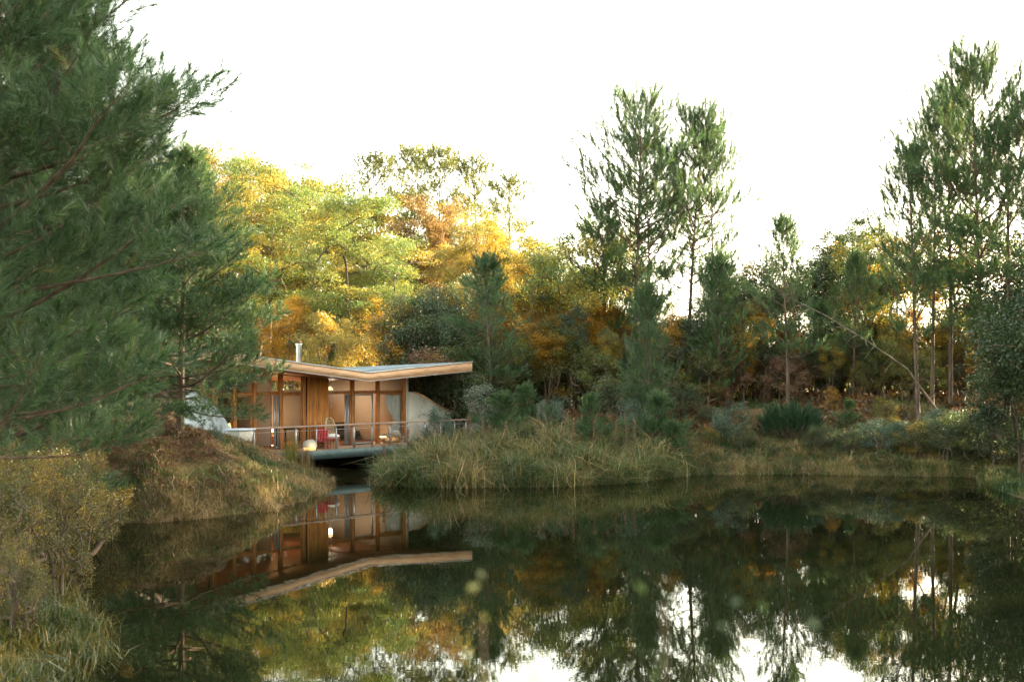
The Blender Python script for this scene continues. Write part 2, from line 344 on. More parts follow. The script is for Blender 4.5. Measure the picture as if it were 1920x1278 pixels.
def leafy_parts(seed, H, hb, Rx, Ry, n_lobes=22, ppl=14, lobe=.36, flat=.6, tmpl=None, ts=1.0, tops=None, fork=.8, stems=1, tilt=.25, lean=(0, 0), tip=.0052, shell=.4):
    g = np.random.default_rng(seed); tmpl = tmpl or LEAF
    cz = (H+hb)/2; rz = (H-hb)/2; pts = []; hue = []
    for l in range(n_lobes):
        while True:
            c = g.uniform(-1, 1, 3)
            q = np.linalg.norm(c)
            if shell < q < 1: break
        if c[2] < 0: c[:2] *= .9
        lr = lobe*g.uniform(.7, 1.25)*min(Rx, rz*1.3); ctr = np.array([c[0]*Rx*.82, c[1]*Ry*.82, cz + c[2]*rz*.86]); hb_ = g.normal(0, .24)
        for i in range(ppl):
            v = g.normal(size=3); v /= np.linalg.norm(v); v *= lr*g.uniform(.15, 1)**.5; v[2] *= flat
            p_ = ctr + v
            if p_[2] > .15: pts.append(p_); hue.append(hb_ + g.normal(0, .08))
    pts = np.array(pts); hue = np.array(hue)
    pts[:, 0] += lean[0]*(pts[:, 2]/H)**1.2; pts[:, 1] += lean[1]*(pts[:, 2]/H)**1.2
    N = []; par = []; 
    for s in range(stems):
        n0 = 9; bx, by = (0, 0) if stems == 1 else g.normal(0, .18, 2); tx, ty = (g.normal(0, .06, 2)*H if stems == 1 else g.normal(0, .3, 2)*np.array([Rx, Ry]))
        for i in range(n0):
            t = i/(n0-1); z = t*(hb + (H-hb)*fork) - (.15 if i == 0 else 0)
            N.append(np.array([bx + (tx + lean[0]*fork)*t**1.3 + g.normal(0, .02)*H*.1*(i > 0), by + (ty+lean[1]*fork)*t**1.3, z])); par.append(len(N)-2 if i else -1)
    order = np.argsort(np.linalg.norm(pts - np.array([0, 0, hb*.8]), axis=1))
    load = [0]*len(N)
    A = np.zeros((len(N) + 2*len(pts), 3)); A[:len(N)] = N; cnt = len(N)
    lastn = []
    for oi in order:
        p_ = pts[oi]; dd = A[:cnt] - p_; c_ = np.sqrt((dd**2).sum(1)) + .9*np.maximum(0, dd[:, 2] + .1)
        j = int(np.argmin(c_)); L = np.linalg.norm(p_ - A[j])
        if L > .45:
            mid = (p_ + A[j])/2 + g.normal(0, .07*L, 3) + np.array([0, 0, -.06*L]); A[cnt] = mid; par.append(j); load.append(0); j = cnt; cnt += 1
        A[cnt] = p_; par.append(j); load.append(1); cnt += 1
    load = np.array(load, float)
    for i in range(cnt-1, 0, -1):
        if par[i] >= 0: load[par[i]] += load[i]
    rad = tip*np.sqrt(load + .3)
    A = A[:cnt]; segs = []
    for i in range(cnt):
        if par[i] >= 0:
            r_p = rad[par[i]] if par[i] >= 0 else rad[i]
            segs.append((np.array([A[par[i]], A[i]]), np.array([min(r_p, rad[i]*1.35), rad[i]])))
    D = np.array([[0, 0, 1.]]) + g.normal(0, tilt, pts.shape)
    V, Fc, T = scatter(tmpl, pts, basis(D, g), ts*g.uniform(.75, 1.2, len(pts)), g, hue)
    tv, tf = tubes(segs, 5)
    return (tv, tf), (V, Fc, T), len(pts)

PROTO = {}; HT = {}
def proto(key, name, fn, leaf, bark='bark', **kw):
    (tv, tf), (V, Fc, T), n_ = fn(**kw)
    HT[key] = float(np.percentile(V[:, 2], 99.3))
    PROTO[key] = (npmesh(name+'_trunk', tv, tf, M[bark], smooth=True), npmesh(name+'_crown', V, Fc, M[leaf], T))
    return PROTO[key]
def plant(name, key, x, y, label, cat, group=None, s=1.0, rz=0.0, sz=None, z=None, parts=('trunk', 'crown'), leaf=None):
    me = PROTO[key]; zz = hgt1(x, y) if z is None else z
    e = empty(name, (x, y, zz), rz, label, cat, group); e.scale = (s, s, sz or s)
    a = link(parts[0], me[0], e); c = link(parts[1], me[1], e)
    if leaf:
        c.material_slots[0].link = 'OBJECT'; c.material_slots[0].material = M[leaf]
    return e


# ------------------------------------------------------------------ cabin
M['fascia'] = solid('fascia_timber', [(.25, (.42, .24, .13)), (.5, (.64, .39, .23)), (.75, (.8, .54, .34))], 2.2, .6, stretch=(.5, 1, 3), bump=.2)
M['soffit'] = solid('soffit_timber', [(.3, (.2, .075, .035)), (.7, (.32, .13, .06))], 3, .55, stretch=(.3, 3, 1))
M['post'] = solid('post_timber', [(.3, (.24, .09, .03)), (.5, (.42, .17, .05)), (.7, (.56, .26, .09))], 5, .5, stretch=(2, 2, .3), bump=.2)
M['slat'] = solid('slat_timber', [(.3, (.4, .15, .035)), (.5, (.64, .27, .07)), (.72, (.8, .42, .14))], 3.5, .5, stretch=(3, 3, .35), bump=.2)
M['zinc'] = solid('roof_metal', [(.3, (.2, .25, .28)), (.7, (.3, .35, .38))], 2, .42, .3)
M['trim'] = solid('pale_metal_trim', [(.4, (.5, .5, .5)), (.7, (.66, .66, .64))], 6, .4, .2)
M['steel'] = solid('flue_steel', [(.4, (.36, .37, .38)), (.7, (.5, .51, .52))], 5, .28, .9)
M['cream'] = solid('cream_render', [(.22, (.36, .35, .28)), (.36, (.58, .56, .48)), (.5, (.7, .67, .58)), (.75, (.78, .75, .68))], 1.5, .85, bump=.15)
M['room'] = solid('interior_plaster', [(.3, (.6, .54, .45)), (.7, (.7, .64, .55))], 1.2, .85)
M['beam'] = solid('galvanised_beam', [(.3, (.07, .11, .11)), (.6, (.11, .16, .16)), (.8, (.16, .21, .2))], 4, .5, .2)
M['deck'] = solid('deck_boards', [(.3, (.3, .19, .13)), (.6, (.46, .33, .24)), (.8, (.58, .45, .35))], 3, .7, stretch=(.3, 5, 1))
M['floor'] = solid('interior_floor', [(.3, (.22, .09, .05)), (.7, (.34, .15, .08))], 3, .4, stretch=(.3, 5, 1))
M['rail'] = solid('weathered_handrail', [(.3, (.3, .21, .17)), (.7, (.46, .34, .28))], 4, .7, stretch=(.4, 3, 3))
M['grey'] = solid('grey_aluminium', [(.4, (.3, .34, .37)), (.7, (.4, .44, .47))], 5, .35, .4)
M['rpost'] = solid('rail_post_steel', [(.4, (.33, .36, .38)), (.7, (.45, .48, .5))], 5, .4, .5)
M['white'] = solid('white_fabric', [(.3, (.78, .76, .73)), (.7, (.86, .84, .8))], 3, .9)
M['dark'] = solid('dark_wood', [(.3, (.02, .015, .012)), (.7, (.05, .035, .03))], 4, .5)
M['red'] = solid('red_metal', [(.3, (.42, .03, .045)), (.7, (.52, .05, .06))], 4, .5)
M['wicker'] = solid('wicker_cane', [(.3, (.5, .35, .19)), (.7, (.68, .52, .32))], 20, .6)
M['tub'] = solid('painted_tub', [(.3, (.5, .5, .45)), (.7, (.6, .6, .54))], 3, .6)
M['lid'] = solid('bluish_lid', [(.3, (.42, .5, .58)), (.7, (.52, .6, .67))], 3, .5)
M['wing'] = solid('skylit_render', [(.25, (.2, .24, .25)), (.4, (.32, .36, .39)), (.7, (.46, .5, .52))], 2, .8)  # white wall with the blue sky light mixed into its colour
m, n, o = newmat('window_glass'); fr = n.nodes.new('ShaderNodeFresnel'); fr.inputs[0].default_value = 1.5
tr = n.nodes.new('ShaderNodeBsdfTransparent'); tr.inputs[0].default_value = (.93, .95, .93, 1); gl = n.nodes.new('ShaderNodeBsdfGlossy'); gl.inputs['Roughness'].default_value = .01
mx = n.nodes.new('ShaderNodeMixShader'); ma = n.nodes.new('ShaderNodeMath'); ma.operation = 'MULTIPLY'; ma.inputs[1].default_value = 1.7; ma.use_clamp = True
n.links.new(fr.outputs[0], ma.inputs[0]); n.links.new(ma.outputs[0], mx.inputs[0]); n.links.new(tr.outputs[0], mx.inputs[1]); n.links.new(gl.outputs[0], mx.inputs[2]); n.links.new(mx.outputs[0], o.inputs[0]); M['glass'] = m

d0 = CAMZ*F/(905-HZ); d1 = CAMZ*F/(863.5-HZ)
O2 = np.array([at(383, d0), d0]); R2 = np.array([at(885, d1), d1]); SLEN = float(np.linalg.norm(R2-O2)); U2 = (R2-O2)/SLEN; B2 = np.array([-U2[1], U2[0]])
CAB_RZ = math.atan2(U2[1], U2[0])
def loc(px, py, k):       # photo point on the vertical plane k metres behind the eaves line -> (s, z)
    r = np.array([(px-960)/F, 1.0]); t = (k + O2 @ B2)/(r @ B2); return float((r*t - O2) @ U2), CAMZ + (HZ-py)/F*t
def loc_s(px, py, s):     # photo point on the cross plane at s -> (k, z)
    r = np.array([(px-960)/F, 1.0]); t = (s + O2 @ U2)/(r @ U2); return float((r*t - O2) @ B2), CAMZ + (HZ-py)/F*t
def Wp(s, k): q = O2 + s*U2 + k*B2; return float(q[0]), float(q[1])

class MB:
    def __init__(self): self.V = []; self.Q = []; self.T = []
    def box(self, x0, x1, y0, y1, z0, z1, dz=None):
        k = len(self.V); dz = dz or (0, 0, 0, 0)   # dz lifts the four plan corners
        c = [(x0, y0), (x1, y0), (x1, y1), (x0, y1)]
        for z in (z0, z1): self.V += [(x, y, z + (dz[i])) for i, (x, y) in enumerate(c)]
        self.Q += [(k+a, k+b_, k+c_, k+d) for a, b_, c_, d in ((0, 3, 2, 1), (4, 5, 6, 7), (0, 1, 5, 4), (1, 2, 6, 5), (2, 3, 7, 6), (3, 0, 4, 7))]; return self
    def wall(self, pts, y0, y1, axis='y'):
        """extrudes a chain of (x, zbottom, ztop) columns between y0 and y1"""
        for (a, b0, t0), (c, b1, t1) in zip(pts[:-1], pts[1:]):
            k = len(self.V); P = []
            for yy in (y0, y1): P += [(a, yy, b0), (c, yy, b1), (c, yy, t1), (a, yy, t0)]
            if axis == 'x': P = [(q[1], q[0], q[2]) for q in P]
            self.V += P
            self.Q += [(k, k+1, k+2, k+3), (k+5, k+4, k+7, k+6), (k+3, k+2, k+6, k+7), (k+1, k, k+4, k+5)]
        k = len(self.V)
        for (a, b0, t0) in (pts[0], pts[-1]):
            P = [(a, y0, b0), (a, y1, b0), (a, y1, t0), (a, y0, t0)]
            if axis == 'x': P = [(q[1], q[0], q[2]) for q in P]
            self.V += P
        self.Q += [(k+3, k+2, k+1, k), (k+4, k+5, k+6, k+7)]; return self
    def tube(self, P, r, k=8):
        r = r if hasattr(r, '__len__') else [r]*len(P); v, q = tubes([(P, r)], k); o_ = len(self.V)
        self.V += [tuple(a) for a in v]; self.Q += [tuple(a + o_) for a in q[0]]
        self.T += []; return self
    def cap(self, c, r, z, k=12):
        o_ = len(self.V); self.V.append((c[0], c[1], z))
        for i in range(k): self.V.append((c[0]+r*cos(2*pi*i/k), c[1]+r*sin(2*pi*i/k), z))
        for i in range(k): self.T.append((o_, o_+1+i, o_+1+(i+1) % k))
        return self
    def build(self, name, mat, parent, smooth=False, bevel=0):
        me = npmesh(name, np.array(self.V, float), [np.array(self.Q, int).reshape(-1, 4), np.array(self.T, int).reshape(-1, 3)], mat, smooth=smooth)
        me.validate(); bm_ = bmesh.new(); bm_.from_mesh(me); bmesh.ops.remove_doubles(bm_, verts=bm_.verts, dist=2e-5); bm_.to_mesh(me); bm_.free(); ob = link(name, me, parent)
        if bevel:
            b = ob.modifiers.new('bevel', 'BEVEL'); b.width = bevel; b.segments = 1; b.limit_method = 'ANGLE'
        return ob

KF = 1.8; KB = 8.0                                     # facade and rear wall planes
cabin = empty('cabin', (float(O2[0]), float(O2[1]), 0), CAB_RZ, 'low timber cabin with butterfly roof and glazed front over the pond', 'cabin')
zL = loc(383, 655, 0)[1]; sV, zV = loc(692, 698, 0); zR = loc(885, 678, 0)[1]; TH = .36
DROP_R = .20/8; DROP_L = .25/8
def ztop(s, k):
    if s >= sV: return zV + (zR-zV)*(s-sV)/(SLEN-sV) - DROP_R*k*min(1, (s-sV)/3 + .15)
    return zV + (zL-zV)*(sV-s)/sV - DROP_L*k*min(1, (sV-s)/3 + .15)
KR = 8.8
ro = empty('dummy'); bpy.data.objects.remove(ro)
rb = MB()
def panel(mb, sa, sb, ka, kb_, lo, hi, ns=1, nk=6):
    for a in range(ns):
        for b_ in range(nk):
            s0, s1 = sa + (sb-sa)*a/ns, sa + (sb-sa)*(a+1)/ns; k0, k1 = ka+(kb_-ka)*b_/nk, ka+(kb_-ka)*(b_+1)/nk
            e = 1e-6; q = len(mb.V); c = [(s0+e, k0), (s1-e, k0), (s1-e, k1), (s0+e, k1)]
            for off in (lo, hi): mb.V += [(s_, k_, ztop(s_, k_)+off) for s_, k_ in c]
            mb.Q.append((q+4, q+5, q+6, q+7)); mb.Q.append((q+3, q+2, q+1, q))
            if b_ == 0: mb.Q.append((q, q+1, q+5, q+4))
            if b_ == nk-1: mb.Q.append((q+2, q+3, q+7, q+6))
            if a == 0: mb.Q.append((q+3, q, q+4, q+7))
            if a == ns-1: mb.Q.append((q+1, q+2, q+6, q+5))
panel(rb, 0.02, sV, .03, KR, -.05, .0, 4); panel(rb, sV, SLEN-.02, .03, KR, -.05, .0, 4)
roof = rb.build('roof', M['zinc'], cabin)
sm = MB()
for i in range(13):                                    # standing seams
    for a, b_ in ((0.3 + i*.6, 0), ):
        if a < sV-.2: sm.wall([(k_, ztop(a, k_), ztop(a, k_)+.03) for k_ in (.05, 4, KR-.05)], a, a+.02, 'x')
    a = sV + .35 + i*.6
    if a < SLEN-.1: sm.wall([(k_, ztop(a, k_), ztop(a, k_)+.03) for k_ in (.05, 4, KR-.05)], a, a+.02, 'x')
sm.build('roof_seam', M['zinc'], roof)
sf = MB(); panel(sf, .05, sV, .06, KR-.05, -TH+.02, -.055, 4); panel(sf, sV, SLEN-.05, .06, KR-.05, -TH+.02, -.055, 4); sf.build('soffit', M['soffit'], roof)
fa = MB()
def fz(s, lo, hi): return (s, ztop(s, 0)+lo, ztop(s, 0)+hi)
fa.wall([fz(0, -TH, -.025), fz(sV, -TH, -.025), (SLEN, ztop(SLEN, 0)-TH-.06, ztop(SLEN, 0)-.025)], -.02, .05)
fa.build('fascia', M['fascia'], roof)
rk = MB(); rk.wall([(k_, ztop(SLEN, k_)-TH-.06*(1-k_/KR), ztop(SLEN, k_)-.025) for k_ in (.055, 3, 6, KR)], SLEN-.04, SLEN+.0, 'x'); rk.wall([(k_, ztop(0, k_)-TH, ztop(0, k_)-.025) for k_ in (.055, 3, 6, KR)], 0, .04, 'x'); rk.build('rake_board', M['fascia'], roof)
tm = MB(); tm.wall([fz(-.02, -.022, .018), fz(sV, -.022, .018), fz(SLEN+.03, -.022, .018)], -.05, .07)
tm.wall([fz(0, -TH-.022, -TH-.002), fz(sV, -TH-.022, -TH-.002), (SLEN, ztop(SLEN, 0)-TH-.084, ztop(SLEN, 0)-TH-.062)], -.035, .04); tm.build('roof_trim', M['trim'], roof)
sC, zC = loc(560, 645, 4.2); zb = ztop(sC, 4.2) - .1; rC = .12
ch = MB().tube([(sC, 4.2, zb), (sC, 4.2, zC-.02)], rC, 16)
for zz in (zC-.1, zC-.19, zb+.25): ch.tube([(sC, 4.2, zz-.012), (sC, 4.2, zz), (sC, 4.2, zz+.012)], [rC+.003, rC+.014, rC+.003], 16)
flue = ch.build('chimney', M['steel'], roof, True)
MB().tube([(sC, 4.2, zC-.03), (sC, 4.2, zC+.03), (sC, 4.2, zC+.031)], [rC+.03, rC+.03, .01], 16).build('chimney_cap', M['steel'], flue)

ZD = loc(650, 841, 0)[1]                               # deck level
ZT = loc(620, 736.5, KF)[1]                            # transom
ZR_ = loc(650, 796, 0)[1]                              # handrail
def fs(px): return loc(px, 740, KF)[0]
SL = fs(402); SRt = fs(758)
def under(s, k): return ztop(s, k) - TH + .02
# walls, interior
rw = MB(); rw.wall([(SL, .5, under(SL, KB)), (fs(620), .5, under(fs(620), KB))], KB, KB+.2)
rw.wall([(fs(620)+.002, .5, ZT+.05), (SRt+.1, .5, ZT+.05)], KB, KB+.2); rw.build('rear_wall', M['room'], cabin)
for nm, sx in (('side_wall', SL-.2), ('side_wall', SRt-.03)):
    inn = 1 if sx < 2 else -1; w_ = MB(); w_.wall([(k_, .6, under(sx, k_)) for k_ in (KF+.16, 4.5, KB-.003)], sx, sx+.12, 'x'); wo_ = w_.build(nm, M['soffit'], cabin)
    xi = sx+.123 if inn > 0 else sx-.033; MB().wall([(k_, ZD+.01, under(sx, k_)-.01) for k_ in (KF+.17, 4.5, KB-.02)], xi, xi+.03, 'x').build('lining', M['room'], wo_)
pr = MB(); sp = fs(566) ; pr.wall([(k_, .85, under(sp, k_)) for k_ in (KF+2.2, 5.8, KB-.003)], sp, sp+.1, 'x'); pr.build('partition_wall', M['room'], cabin)
MB().box(SL, SRt, KF+.15, KB-.003, ZD-.14, ZD+.0).build('cabin_floor', M['floor'], cabin)
MB().box(SL-.2, SRt+.1, KF+.02, KB+.2, ZD-.5, ZD-.145).build('floor_slab', M['cream'], cabin)
# facade frame
def post(px, w_=.15, k0=KF-.02, k1=KF+.14, mat='post', z0=None):
    s = fs(px); MB().wall([(s-w_/2, ZD if z0 is None else z0, under(s-w_/2, KF)), (s+w_/2, ZD if z0 is None else z0, under(s+w_/2, KF))], k0, k1).build('post', M[mat], cabin, bevel=.006)
PX = [404, 440, 478, 527.5, 570.5, 618, 662, 709.5, 758.5]
for p_ in PX:
    if p_ == 618: continue
    post(p_)
MB().box(SL, fs(570), KF+.02, KF+.1, ZT-.05, ZT+.045).build('transom', M['post'], cabin)
MB().box(fs(614)+.0, SRt, KF+.02, KF+.1, ZT-.05, ZT+.045).build('transom', M['post'], cabin)
bm_ = MB(); 
for a, b_ in zip(PX[:-1], PX[1:]):
    pass
def window(a, b_, z0, z1a, z1b, mat='post', fw=.055, kk=KF+.04, name='window'):
    f = MB(); d_ = kk, kk+.05
    f.wall([(a, z0, z1a), (a+fw, z0, z1a + (z1b-z1a)*fw/(b_-a))], *d_); f.wall([(b_-fw, z0, z1b - (z1b-z1a)*fw/(b_-a)), (b_, z0, z1b)], *d_)
    ia, ib = a+fw+.001, b_-fw-.001
    f.wall([(ia, z0, z0+fw), (ib, z0, z0+fw)], *d_); f.wall([(ia, z1a-fw+ (z1b-z1a)*.02, z1a), (ib, z1b-fw, z1b)], *d_)
    w_ = f.build(name, M[mat], cabin)
    g_ = MB(); q = [(ia, kk+.025, z0+fw), (ib, kk+.025, z0+fw), (ib, kk+.025, z1b-fw), (ia, kk+.025, z1a-fw)]; g_.V = q; g_.Q = [(0, 1, 2, 3)]; g_.build('pane', M['glass'], w_)
    return w_
pw = .085
for i, (a, b_) in enumerate(zip(PX[:-1], PX[1:])):
    if a == 570.5: continue
    sa, sb = fs(a)+pw, fs(b_)-pw
    if a == 618: sa = fs(614)+.02
    window(sa, sb, ZT+.05, under(sa, KF)-.01, under(sb, KF)-.01, fw=.03)
    if a == 478:      # open sliding leaf parked at the post
        window(fs(516), fs(526), ZD+.02, ZT-.06, ZT-.06, 'grey', .10, KF+.07, 'door'); continue
    if a == 618:
        window(fs(649), fs(658.5), ZD+.02, ZT-.06, ZT-.06, 'grey', .12, KF+.07, 'door'); continue
    if a == 662: window(sa, fs(701), ZD+.02, ZT-.06, ZT-.06, 'grey', .07, KF+.05, 'door'); continue
    window(sa, sb, ZD+.02, ZT-.06, ZT-.06, 'post', .045)
# vertical slat screen
s0, s1 = fs(574), fs(614.5); ss = MB(); ns_ = 12
for i in range(ns_):
    a = s0 + (s1-s0)*i/ns_; ss.wall([(a, ZD+.01, under(a, KF-.1)-.01), (a+(s1-s0)/ns_*.56, ZD+.01, under(a+.1, KF-.1)-.01)], KF-.12, KF-.07)
sc_ = ss.build('slat_screen', M['slat'], cabin)
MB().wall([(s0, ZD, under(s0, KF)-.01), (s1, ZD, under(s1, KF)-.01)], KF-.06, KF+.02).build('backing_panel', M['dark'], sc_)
# white cheek walls
pts = []
zg = .7
for px, py in [(760.5, 703), (765.8, 703), (766, 734), (778, 737), (792, 743), (806, 752), (820, 761), (832, 767), (845, 772), (860, 776), (874, 778), (880, 779)]:
    s_, z_ = loc(px, py, KF+.1); pts.append((s_, zg, z_))
pts[1] = (pts[1][0], zg, pts[1][2]); 
ww = MB(); ww.wall(pts[:2], KF+.1, KF+.3); ww.wall([(pts[1][0]+.001, zg, pts[2][2])] + pts[3:], KF+.1, KF+.3); cw = ww.build('cheek_wall', M['cream'], cabin)
MB().wall([(a, c_, c_+.07) for a, b_, c_ in pts[3:]], KF+.04, KF+.75).build('coping', M['fascia'], cw)
MB().box(pts[-3][0], pts[-1][0]+.5, KF-.75, KF+.08, .6, pts[-1][2]-.3).build('low_wall', M['cream'], cw)
lw = []
for px, py in [(352, 728), (368, 733), (384, 745), (398, 757), (410, 770), (420, 786), (430, 800), (438, 806)]:
    k_, z_ = loc_s(px, py, SL-.3); lw.append((k_, .5, z_))
lwo = MB().wall(lw[::-1], SL-.45, SL-.25, 'x').build('cheek_wall', M['wing'], cabin)
# deck
dk = MB(); s = fs(395); SD0 = loc(476, 800, 0)[0]; SD1 = SLEN - .1; nb = 12
for i in range(nb):
    k0 = .1 + i*(KF+.0-.1)/nb; dk.box(SD0-1.5, SD1, k0, k0 + (KF-.1)/nb - .012, ZD-.035, ZD-.003)
deck = dk.build('deck', M['deck'], cabin)
zB = loc(650, 857, 0)[1]
MB().box(SD0-1.5, SD1+.05, 0, .09, zB, ZD+.005).build('edge_beam', M['beam'], deck)
jb = MB()
for i in range(9): a = SD0 + i*(SD1-SD0)/8; jb.box(a, a+.08, .1, KF, zB+.08, ZD-.04)
jb.build('joists', M['dark'], deck)
for a in (fs(500), fs(600), fs(700)): MB().tube([(a, 2.2, -1.3), (a, 2.2, zB+.2)], .11, 12).build('pile', M['beam'], deck)
# railing
hr = MB(); hr.wall([(loc(432, 800, 0)[0], ZR_-.03, ZR_+.035), (SD1+.0, ZR_-.03, ZR_+.035)], -.05, .09); rail = hr.build('railing', M['rail'], cabin, bevel=.006)
for p_ in (477, 555.5, 594, 631, 664.5, 698, 731.5, 765, 797, 827, 853, 874):
    s_ = loc(p_, 800, 0)[0]; t_ = .045 if p_ not in (555.5, 664.5) else .085
    MB().box(s_-t_/2, s_+t_/2, .0, .05, ZD+.007, ZR_-.032).build('rail_post', M['rpost'], rail)
wr = MB()
for zz in (ZR_-.17, ): wr.tube([(SD0-.6, .02, zz), (SD1, .02, zz)], .011, 6)
for zz in np.arange(ZD+.12, ZR_-.2, .1): wr.tube([(SD0-.6, .02, zz), (SD1, .02, zz)], .0022, 4)
wr.build('rail_wire', M['rpost'], rail)
# curtain
cu = MB(); n1, n2 = 26, 10; sc0, sc1 = fs(728), fs(757)
for j in range(n2+1):
    v = j/n2; z_ = ZT-.08 - v*(ZT-ZD-.3)*1.0
    pinch = 1 - .55*math.exp(-((v-.62)/.25)**2)
    for i in range(n1+1):
        u = i/n1; cu.V.append((sc1 - (sc1-sc0)*(1-u)*pinch, KF+.22+.03*sin(u*34), z_))
for j in range(n2):
    for i in range(n1): a = j*(n1+1)+i; cu.Q.append((a, a+1, a+n1+2, a+n1+1))
cu.build('curtain', M['white'], cabin, True)

# ------------------------------------------------------------------ things on the deck and in the room
def spot(px, k, z=None): s_ = loc(px, 800, k)[0]; x, y = Wp(s_, k); return (x, y, ZD if z is None else z)
# wicker chair
ck = empty('wicker_chair', spot(621, .95), CAB_RZ + .25, 'tall oval woven cane chair with a white cushion on the deck', 'chair')
wk = MB()
def shell(u, v):   # u -1..1 across, v 0..1 up
    wd = .36*math.sqrt(max(0, 1 - (abs(v-.42)/.6)**2.6)); return (wd*u, .27 - .32*(u**2)*(1-.3*v) + .1*(v-.4), .08 + 1.18*v)
for i in range(-7, 8): wk.tube([shell(i/7, v) for v in np.linspace(0.0, .985, 14)], .016, 4)
for v in np.linspace(.03, .97, 22): wk.tube([shell(u, v) for u in np.linspace(-1, 1, 11)], .013, 4)
wk.build('woven_back', M['wicker'], ck)
rm = MB(); rm.tube([shell(1, v) for v in np.linspace(0, 1, 20)] + [shell(-1, v) for v in np.linspace(1, 0, 20)], .034, 6); rm.tube([(.34*cos(a), -.02+.3*sin(a), .38) for a in np.linspace(0, 2*pi, 20)], .022, 6)
for a in (.8, 2.34, 3.94, 5.5): rm.tube([(.3*cos(a), -.02+.26*sin(a), .38), (.33*cos(a), -.02+.29*sin(a), 0)], .018, 6)
rm.build('chair_frame', M['wicker'], ck)
def blob(name, r, parent, mat, locz, seed=0, amp=.06, lo=-1.0):
    V = []; Qd = []; nu, nv = 20, 12; g = np.random.default_rng(seed); ph = g.uniform(0, 6, 4)
    for j in range(nv+1):
        th = pi*j/nv
        for i in range(nu):
            a = 2*pi*i/nu; q = 1 + amp*sin(2*a+ph[0])*sin(th) + amp*.6*sin(3*a+ph[1]+th*2); z_ = max(lo, cos(th))
            V.append((r[0]*sin(th)*cos(a)*q, r[1]*sin(th)*sin(a)*q, locz + r[2]*z_))
    for j in range(nv):
        for i in range(nu): Qd.append((j*nu+i, j*nu+(i+1) % nu, (j+1)*nu+(i+1) % nu, (j+1)*nu+i))
    me = npmesh(name, np.array(V), [np.array(Qd)], mat, smooth=True); me.validate(); return link(name, me, parent)
c1 = blob('cushion', (.33, .28, .12), ck, M['white'], .49); c1.location = (0, -.05, 0)
# red chair + stool
rc = empty('deck_chair', spot(600, .75), CAB_RZ - .9, 'low red metal chair beside the woven cane chair', 'chair')
q = MB(); q.wall([(-.28, .33, .36), (.28, .33, .36)], -.28, .26); q.build('seat', M['red'], rc, bevel=.01)
q = MB()
for i in range(6):
    x = -.25 + i*.1; q.wall([(-.0+.27, .38, .38), (.27, .38, .38)], x, x+.001, 'x') if False else None
q.V = []; q.Q = []
for i in range(5):
    x0 = -.27 + i*.11; k_ = len(q.V)
    for (y_, z_) in ((.24, .38), (.27, .38), (.41, .82), (.44, .82)): q.V += [(x0, y_, z_), (x0+.09, y_, z_)]
    q.Q += [(k_, k_+1, k_+5, k_+4), (k_+3, k_+2, k_+6, k_+7), (k_+4, k_+5, k_+7, k_+6), (k_+1, k_+3, k_+7, k_+5), (k_+2, k_, k_+4, k_+6)]
q.tube([(-.3, .43, .82), (.28, .43, .82)], .016, 6); q.build('backrest', M['red'], rc)
for sx, sy, tx in ((-.27, -.26, 0), (.27, -.26, 0), (-.27, .25, .08), (.27, .25, .08)): MB().tube([(sx, sy, .34), (sx*1.06, sy*1.1+tx, 0)], .015, 6).build('leg', M['red'], rc)
for sx in (-.3, .3): MB().tube([(sx, -.27, .34), (sx, -.27, .55), (sx, .33, .57)], .015, 6).build('armrest', M['red'], rc)
st = empty('side_table', spot(622, .45), CAB_RZ, 'small red metal stool in front of the cane chair', 'stool')
MB().box(-.24, .24, -.17, .17, .40, .43).build('table_top', M['red'], st, bevel=.01)
for sx, sy in ((-.21, -.14), (.21, -.14), (-.21, .14), (.21, .14)): MB().tube([(sx, sy, .4), (sx, sy, 0)], .012, 6).build('leg', M['red'], st)
# glowing pebble lamp
def pebble(px, k, r, label, pw_):
    e = empty('pebble_lamp', spot(px, k), .3, label, 'lamp'); b_ = blob('lamp_shell', (r*1.1, r*.95, r), e, M['tub'], r*.72, 3, .07, -.35)
    q = MB(); q.tube([(0, 0, .02), (0, 0, .10), (0, 0, .12), (0, 0, .121)], [r*.96, r*1.06, r*1.08, .01], 18); q.build('glowing_base', emit('lamp_glow', (1, .52, .18), .22), e)
    l = bpy.data.lights.new('lamp_light', 'POINT'); l.energy = pw_; l.color = (1, .6, .28); l.shadow_soft_size = .12; lo = link('lamp_light', l, e); lo.location = (.1, -r*1.5, .14)
pebble(581, .45, .26, 'white pebble-shaped lamp glowing at its base on the deck boards', .5)
e = empty('floor_lamp', spot(720, KF+.7), 0, 'small glowing lamp on the floor behind the glass near the curtain', 'lamp')
q = MB(); q.tube([(0, 0, .26), (0, 0, .34), (0, 0, .40), (0, 0, .401)], [.24, .17, .04, .01], 16); q.build('lamp_shade', M['tub'], e)
MB().tube([(0, 0, .215), (0, 0, .25), (0, 0, .251)], [.2, .22, .01], 16).build('glowing_rim', emit('lamp_glow_rim', (1, .55, .2), 1.2), e)
MB().tube([(0, 0, 0), (0, 0, .21)], .03, 8).build('lamp_base', M['dark'], e)
l = bpy.data.lights.new('lamp_light', 'POINT'); l.energy = 2; l.color = (1, .6, .28); l.shadow_soft_size = .1; lo = link('lamp_light', l, e); lo.location = (0, 0, .12)
